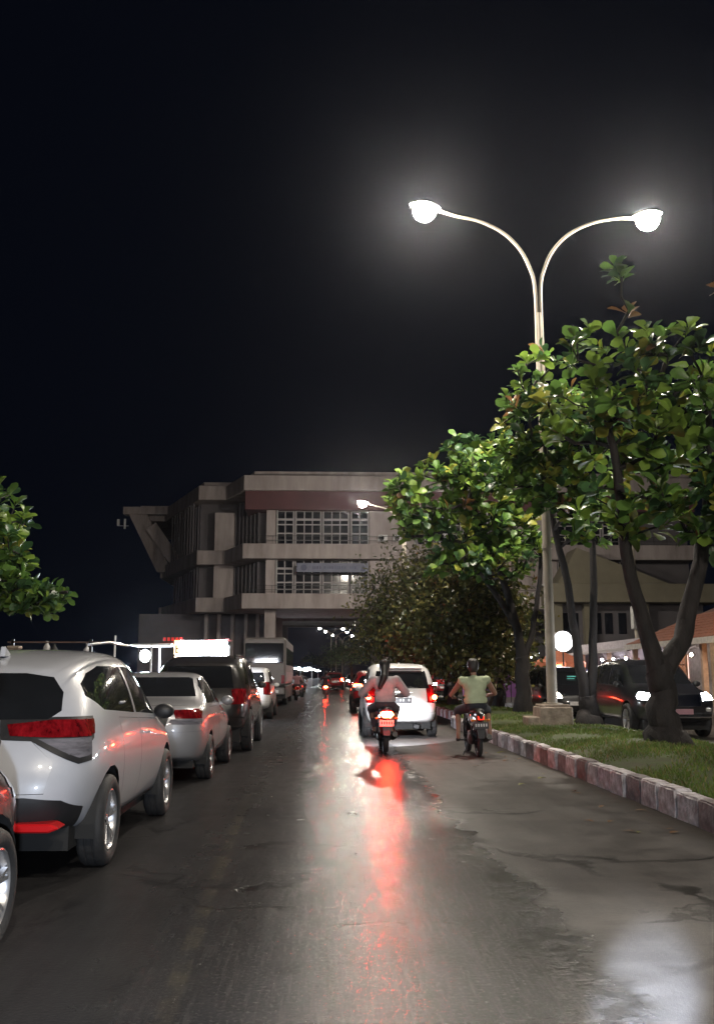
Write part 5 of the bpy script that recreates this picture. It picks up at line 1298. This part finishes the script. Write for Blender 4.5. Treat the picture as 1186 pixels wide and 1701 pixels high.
def tree(label, base, stems, crowns, ntips, leafset, mats, weights, L, W, n_ros, n_ind, seed, group, extra=(), bark=None, mind=.18, rosette=True, twig=.011, cat='tree', name='tree', clear=None):
    rr = random.Random(seed); B = Vector(base)
    root = empty(name, base, 0, label, cat, group)
    nodes = []; par = []; fixed_r = {}
    mbT = MB()
    for si, (pts, rads) in enumerate(stems):
        # smooth polyline
        P = [Vector(p) for p in pts]; S = []; RR = []
        for i in range(len(P) - 1):
            p0 = P[max(0, i - 1)]; p1 = P[i]; p2 = P[i + 1]; p3 = P[min(len(P) - 1, i + 2)]
            for k in range(4):
                t = k / 4
                S.append(.5 * (2 * p1 + (p2 - p0) * t + (2 * p0 - 5 * p1 + 4 * p2 - p3) * t * t + (3 * p1 - p0 - 3 * p2 + p3) * t ** 3))
                RR.append(rads[i] + (rads[i + 1] - rads[i]) * t)
        S.append(P[-1]); RR.append(rads[-1])
        S = [s + Vector((rr.uniform(-1, 1), rr.uniform(-1, 1), 0)) * r_ * .18 for s, r_ in zip(S, RR)]
        mbT.tube([s - B for s in S], RR, 14, jit=.055)
        for s, r_ in zip(S, RR):
            nodes.append(s); par.append(-1)
    n0 = len(nodes)
    tips = []
    tot = sum(c[2] for c in crowns)
    for c, r_, wgt in crowns:
        want = int(ntips * wgt / tot); tries = 0; got = 0
        while got < want and tries < want * 25:
            tries += 1
            d = Vector((rr.gauss(0, 1), rr.gauss(0, 1), rr.gauss(0, 1))).normalized() * rr.random() ** .42
            p = Vector((c[0] + d.x * r_[0], c[1] + d.y * r_[1], c[2] + d.z * r_[2]))
            if clear and clear(p): continue
            if all((p - q).length > mind for q in tips[-260:]):
                tips.append(p); got += 1
    tips += [Vector(e) for e in extra]
    zmin = min(t.z for t in tips) - 1.2
    cand0 = [i for i in range(n0) if nodes[i].z > min(zmin, B.z + 2.0)] or list(range(n0))
    arr = [nodes[i] for i in cand0]; ids = list(cand0)
    tips.sort(key=lambda t: min((t - a).length for a in arr))
    leaves_at = []
    for t in tips:
        best = None; bd = 1e9
        for i, q in zip(ids, arr):
            d = (t - q).length + max(0, q.z - t.z) * .8
            if d < bd: bd = d; best = i
        q = nodes[best]; dist = (t - q).length; n = max(1, int(dist / .33)); prev = best
        sag = Vector((rr.uniform(-.1, .1), rr.uniform(-.1, .1), -.10 * dist))
        for k in range(1, n + 1):
            u = k / n; p = q.lerp(t, u) + sag * (4 * u * (1 - u)) * (1 if k < n else 0)
            nodes.append(p); par.append(prev); prev = len(nodes) - 1; ids.append(prev); arr.append(p)
        leaves_at.append(prev)
    cnt = [0] * len(nodes)
    for i in leaves_at: cnt[i] += 1
    for i in range(len(nodes) - 1, n0 - 1, -1):
        if par[i] >= 0: cnt[par[i]] += cnt[i]
    for i in range(n0, len(nodes)):
        j = par[i]
        r1 = twig * min(3.2, math.sqrt(max(1, cnt[i]))); r0 = r1 * 1.15
        mbT.tube([nodes[j] - B, nodes[i] - B], [r0, r1], 5, caps=False)
    mbT.build('trunk', bark or M['bark'], root, True, 60)
    # leaves
    LV = []
    for i in leaves_at:
        t = nodes[i]; j = par[i]; ax = (t - nodes[j]) if j >= 0 else Vector((0, 0, 1))
        ax = (ax.normalized() + Vector((rr.uniform(-.3, .3), rr.uniform(-.3, .3), .75))).normalized()
        u = ax.orthogonal().normalized(); w_ = ax.cross(u)
        tone = rr.choices(range(len(mats)), weights)[0]
        n = rr.randint(*n_ros)
        for k in range(n):
            q = 2.4 * k + rr.uniform(-.3, .3)
            if rosette: el = rr.uniform(.05, 1.05) if k > 2 else rr.uniform(.8, 1.3); off = Vector((0, 0, 0)) - ax * rr.uniform(0, .14) * (L / .24)
            else: el = rr.uniform(-.6, 1.2); off = Vector((rr.gauss(0, 1), rr.gauss(0, 1), rr.gauss(0, 1))) * L * 1.5
            d = (u * math.cos(q) + w_ * math.sin(q)) * math.cos(el) + ax * math.sin(el)
            d.z -= .12; d.normalize()
            side = d.cross(ax if abs(d.dot(ax)) < .95 else Vector((0, 1, .3))).normalized()
            nrm = side.cross(d).normalized()
            roll = rr.gauss(0, .35); side, nrm = side * math.cos(roll) + nrm * math.sin(roll), nrm * math.cos(roll) - side * math.sin(roll)
            sc = rr.uniform(.6, 1.15) * (.65 if k < 2 and rosette else 1)
            mi = tone if rr.random() < .72 else rr.choices(range(len(mats)), weights)[0]
            Mx = Matrix((( side.x, d.x, nrm.x, 0), (side.y, d.y, nrm.y, 0), (side.z, d.z, nrm.z, 0), (0, 0, 0, 1)))
            LV.append((t + off + d * .02, Mx, sc, mi, rr.randrange(3)))
    for i in range(n0, len(nodes)):                 # odd leaves along the twigs
        if cnt[i] <= 2 and rr.random() < .35:
            d = Vector((rr.gauss(0, 1), rr.gauss(0, 1), rr.gauss(0, .5))).normalized(); side = d.cross(Vector((0, 0, 1))).normalized(); nrm = side.cross(d)
            Mx = Matrix(((side.x, d.x, nrm.x, 0), (side.y, d.y, nrm.y, 0), (side.z, d.z, nrm.z, 0), (0, 0, 0, 1)))
            LV.append((nodes[i].copy(), Mx, rr.uniform(.5, .9), rr.choices(range(len(mats)), weights)[0], rr.randrange(3)))
    order = sorted(range(len(LV)), key=lambda i: (not in_view(LV[i][0]), (LV[i][0] - CAMP).length))
    ind = set(order[:n_ind])
    V = []; F = []; MI = []; nb = 0
    for i, (p, Mx, sc, mi, v) in enumerate(LV):
        me, lv, lf = get_leaf(leafset, mats, mi, v, L, W)
        if i in ind:
            o = bpy.data.objects.new('leaf', me); COL.objects.link(o); o.parent = root
            o.matrix_local = Matrix.Translation(p - B) @ Mx @ Matrix.Diagonal((sc, sc, sc, 1))
        else:
            m3 = np.array(Mx.to_3x3()) * sc
            V.append(lv @ m3.T + np.array(p - B)); F.extend([tuple(a + nb for a in f) for f in lf]); MI.extend([mi] * len(lf)); nb += len(lv)
    if V:
        me = bpy.data.meshes.new('foliage'); me.from_pydata(np.concatenate(V).tolist(), [], F)
        for m in mats: me.materials.append(m)
        me.polygons.foreach_set('material_index', MI); me.polygons.foreach_set('use_smooth', [True] * len(F)); me.update()
        o = bpy.data.objects.new('foliage', me); COL.objects.link(o); o.parent = root; o['kind'] = 'stuff'
    return root
TG = 'broad-leaved trees on the median'
WT = [2.2, 4, 3.4, 1.1, .3]
tree('broad-leaved tree with a forked trunk nearest the camera on the median', (5.62, 15.7, .26),
     [([(5.62, 15.7, .20), (5.60, 15.7, .62), (5.58, 15.7, 1.15), (5.56, 15.7, 1.55)], [.47, .27, .22, .23]),
      ([(5.56, 15.7, 1.45), (5.30, 15.6, 2.3), (5.05, 15.5, 3.3), (4.95, 15.4, 4.5), (4.75, 15.3, 5.8)], [.17, .125, .105, .085, .05]),
      ([(5.60, 15.7, 1.45), (5.95, 15.7, 2.0), (6.22, 15.7, 2.8), (6.45, 15.6, 3.9), (6.6, 15.5, 5.2), (6.5, 15.4, 6.4)], [.18, .155, .14, .11, .08, .04])],
     [((4.75, 15.4, 6.0), (1.05, 1.3, 1.35), 2.6), ((6.15, 15.3, 5.9), (1.35, 1.4, 1.5), 3.4), ((5.2, 15.4, 4.3), (1.0, 1.2, .8), 1.6), ((6.6, 15.2, 4.1), (1.1, 1.2, 1.0), 2.0), ((5.4, 15.4, 7.2), (.9, .9, .45), .8), ((7.1, 15.3, 6.3), (.9, 1.2, 1.2), 1.2)],
     190, 'big', GREENS, WT, .33, .20, (8, 13), 300, 11, TG, extra=[(5.12, 15.6, 8.5), (5.16, 15.6, 8.62), (5.22, 15.55, 8.44), (5.3, 15.5, 7.75), (4.35, 15.5, 7.2)], twig=.013)
tree('broad-leaved tree dividing into two thin stems beside the lamp pole', (6.38, 23.0, .26),
     [([(6.38, 23, .18), (6.38, 23, .6), (6.36, 23, .95)], [.38, .23, .20]),
      ([(6.32, 23, .8), (6.15, 23, 2.0), (5.95, 22.9, 3.6), (5.55, 22.7, 5.4), (5.2, 22.5, 6.8)], [.14, .11, .09, .075, .04]),
      ([(6.44, 23, .8), (6.55, 23, 2.2), (6.64, 23, 4.0), (6.6, 22.9, 5.6), (6.4, 22.8, 7.2)], [.13, .10, .085, .065, .04])],
     [((5.0, 20.6, 7.4), (1.15, .9, 1.5), 2.8), ((6.2, 21.6, 7.0), (1.2, 1.2, 1.7), 2.2), ((5.2, 20.6, 5.5), (1.2, .9, 1.1), 2.2), ((6.5, 21.8, 5.2), (1.0, 1.1, 1.0), 1.2), ((4.2, 20.8, 6.3), (.6, .8, .9), .9)],
     190, 'big', GREENS, WT, .32, .19, (8, 13), 300, 12, TG, twig=.013)
tree('wide broad-leaved tree with leaning stems left of the lamp pole', (5.98, 28.6, .26),
     [([(5.98, 28.6, .15), (5.96, 28.6, .9), (5.94, 28.6, 2.0)], [.38, .23, .20]),
      ([(5.94, 28.6, 1.8), (5.7, 28.4, 3.2), (5.2, 28.1, 4.7), (4.5, 27.6, 6.2), (3.9, 27.2, 7.4)], [.16, .12, .10, .075, .04]),
      ([(5.96, 28.6, 1.7), (6.25, 28.6, 2.6), (6.45, 28.6, 3.6), (6.6, 28.5, 5.0), (6.3, 28.4, 6.4)], [.11, .09, .075, .06, .04]),
      ([(5.7, 28.5, 3.0), (5.0, 28.0, 4.0), (4.0, 27.4, 4.9), (3.0, 26.8, 5.6)], [.10, .085, .06, .035])],
     [((3.9, 26.6, 7.0), (1.35, 1.5, 1.35), 2.6), ((5.1, 27.0, 7.3), (1.3, 1.5, 1.4), 2.6), ((2.75, 26.6, 6.2), (1.15, 1.3, 1.15), 2.2), ((4.6, 27.0, 5.6), (1.6, 1.4, .9), 2.0), ((4.2, 26.8, 4.7), (1.9, 1.4, .6), 1.6), ((5.9, 27.4, 5.9), (.9, 1.2, 1.1), 1.0)],
     300, 'big', GREENS, WT, .34, .20, (8, 13), 300, 13, TG, twig=.013)
# leaning trunk on the median beyond
tree('leaning pale-barked tree on the median behind the wide one', (5.6, 33, .26),
     [([(5.5, 33, .1), (5.85, 33, 1.2), (6.3, 33, 2.6), (6.5, 33, 4.2), (6.5, 32.8, 5.4)], [.17, .14, .11, .08, .05])],
     [((6.3, 32.5, 5.4), (1.2, 1.4, 1.2), 1)], 40, 'big', GREENS, WT, .22, .12, (7, 11), 0, 14, TG, bark=M['bark_pale'])
OG = 'dense small-leaved trees farther along the median'
def olive(label, x, y, h, rx, seed, nt, lean=0):
    tree(label, (x, y, .26), [([(x, y, .1), (x + .05, y, 1.2), (x + lean * .5, y, 2.4), (x + lean, y, h * .62)], [.24, .19, .16, .10]), ([(x + .02, y, 1.6), (x - .5, y - .2, 2.8), (x - rx * .6, y - .4, h * .6)], [.12, .09, .05])],
         [((x - .2, y, h * .70), (rx, rx * 1.1, h * .30), 3), ((x - rx * .55, y - .3, h * .48), (rx * .75, rx, h * .22), 2), ((x + rx * .4, y, h * .5), (rx * .7, rx, h * .22), 1.6), ((x, y - .3, h * .34), (rx * .95, rx, h * .12), 1.2)],
         nt, 'olive', OLIVE, [3, 2.6, 1.4], .23, .13, (12, 18), 0, seed, OG, mind=.16, rosette=False, twig=.007)
olive('dense olive-leaved tree right above the white van', 5.0, 37.5, 6.6, 2.0, 21, 520)
olive('dense olive-leaved tree reaching farthest left towards the building', 4.3, 45.5, 7.9, 2.5, 22, 640)
olive('dense olive-leaved tree behind the motorbike man with a straight dark trunk', 6.35, 40, 6.2, 1.8, 23, 420)
olive('dense olive-leaved tree hidden behind the lamp pole foliage', 6.3, 49, 6.5, 2.0, 24, 320)
olive('dense olive-leaved tree filling the gap under the wide broad-leaved tree', 5.05, 31.2, 6.0, 1.55, 25, 330)
olive('dense olive-leaved tree just left of the lamp pole, low crown', 6.2, 34.5, 5.6, 1.5, 26, 260)
# left tree over the stalls
tree('broad-leaved tree reaching in from the left edge above the white crossover', (-8.6, 20.5, .14),
     [([(-8.6, 20.5, 0), (-8.55, 20.5, 1.4), (-8.3, 20.4, 2.6), (-7.9, 20.2, 3.9), (-7.5, 20, 5.0)], [.26, .20, .17, .12, .05]),
      ([(-8.4, 20.4, 2.2), (-7.6, 20.2, 2.8), (-6.4, 20.0, 3.1), (-5.4, 19.9, 3.15)], [.12, .09, .06, .03])],
     [((-7.5, 20, 4.6), (1.15, 1.3, 1.05), 2.4), ((-7.2, 20, 3.5), (1.2, 1.3, .75), 2.2), ((-6.1, 19.9, 3.02), (.75, .8, .30), .9), ((-7.6, 19.8, 5.4), (.7, .9, .5), .6)],
     240, 'left', GREENS, [2.6, 4, 2.6, .3, 0], .30, .17, (9, 13), 300, 31, 'trees on the left pavement', twig=.012, mind=.2)
# branch of a nearer tree entering at the top right
tree('rusty-leaved tree whose branch tip enters at the upper right edge', (7.4, 12.6, .16),
     [([(6.75, 12.6, .15), (6.95, 12.6, 2), (7.1, 12.6, 4.2), (6.9, 12.7, 6.0), (6.4, 12.9, 7.0)], [.2, .16, .12, .07, .03])],
     [((6.15, 13, 7.35), (.35, .5, .28), 1), ((7.0, 12.8, 7.0), (.7, .8, .7), 1.6)], 26, 'big', GREENS, [1, 1.4, .6, 1.2, 3], .20, .11, (7, 11), 120, 33, TG, twig=.012)
# beyond the building: fine-leaved tree lit by a lamp, and a dark canopy
tree('bright green feathery tree seen through the opening under the building', (3.2, 116, 0),
     [([(3.2, 116, 0), (3.2, 116, 2.4), (2.9, 116, 4.0)], [.22, .17, .08])],
     [((2.2, 115, 4.5), (2.6, 1.8, .9), 2), ((3.6, 115, 4.6), (1.8, 1.8, 1.0), 1.4), ((2.6, 115, 3.3), (2.9, 1.8, .5), .8)], 330, 'pine', PINE, [1], .22, .09, (8, 12), 0, 41, 'trees beyond the building', mind=.2, rosette=False)
tree('dim spreading tree left of the bright green one beyond the building', (-1.6, 135, 0),
     [([(-1.6, 135, 0), (-1.5, 135, 2.0), (-1.0, 135, 3.2)], [.22, .17, .08])],
     [((0, 134, 3.5), (3.4, 2, .9), 1)], 200, 'olive', OLIVE, [3, 2.6, 1.1], .2, .11, (8, 12), 0, 42, 'trees beyond the building', mind=.25, rosette=False)

# fallen leaves on the road by the kerb, each a small thing
for i in range(26):
    mi = random.choice((3, 4, 4)); me, _, _ = get_leaf('big', GREENS, mi, i % 3, .25, .135)
    o = bpy.data.objects.new('fallen_leaf', me); COL.objects.link(o)
    x = KX - abs(random.gauss(0, .55)) - .08; o.location = (x, random.uniform(6.5, 19), .012); s_ = random.uniform(.35, .6); o.scale = (s_, s_, s_); o.rotation_euler = (random.uniform(-.1, .1), random.uniform(-.1, .1), random.uniform(0, 6.28))
    tag(o, 'dry fallen leaf lying on the asphalt near the kerb', 'leaf', 'fallen leaves near the kerb')

# ------------------------------------------------------------------ headlights of the vehicle the photo is taken from, and of the one beside it
def head(name, loc, target, energy, size, blend, col=(.86, .91, 1.0), rad=.06):
    l = bpy.data.lights.new(name, 'SPOT'); l.energy = energy; l.color = col; l.spot_size = R(size); l.spot_blend = blend; l.shadow_soft_size = rad
    o = bpy.data.objects.new(name, l); COL.objects.link(o); o.location = loc
    o.rotation_euler = (Vector(target) - Vector(loc)).to_track_quat('-Z', 'Y').to_euler(); return o
head('headlamp', (-.35, 1.0, .68), (-1.6, 10, .45), 700, 64, .9, (.74, .84, 1.0))
head('headlamp', (.85, 1.0, .68), (1.8, 11, .25), 420, 64, .9, (.78, .86, 1.0))
head('side_headlamp', (.30, 1.5, .62), (1.38, 4.3, 0), 10500, 8.2, .2, (.72, .82, 1.0))

# ------------------------------------------------------------------ thin volume added to stand in for lens glow round the lamps
hz = MB().bounds(-170, 170, -110, 490, -1.03, 24).build('haze', bpy.data.materials.new('lamp_glow_haze')); hz['kind'] = 'stuff'
hm = hz.data.materials[0]; hm.use_nodes = True; _t = hm.node_tree; _t.nodes.clear()
_o = _t.nodes.new('ShaderNodeOutputMaterial'); _v = _t.nodes.new('ShaderNodeVolumePrincipled')
_v.inputs['Color'].default_value = (.82, .86, 1, 1); _v.inputs['Density'].default_value = HAZE; _v.inputs['Anisotropy'].default_value = .90
_t.links.new(_v.outputs[0], _o.inputs['Volume'])
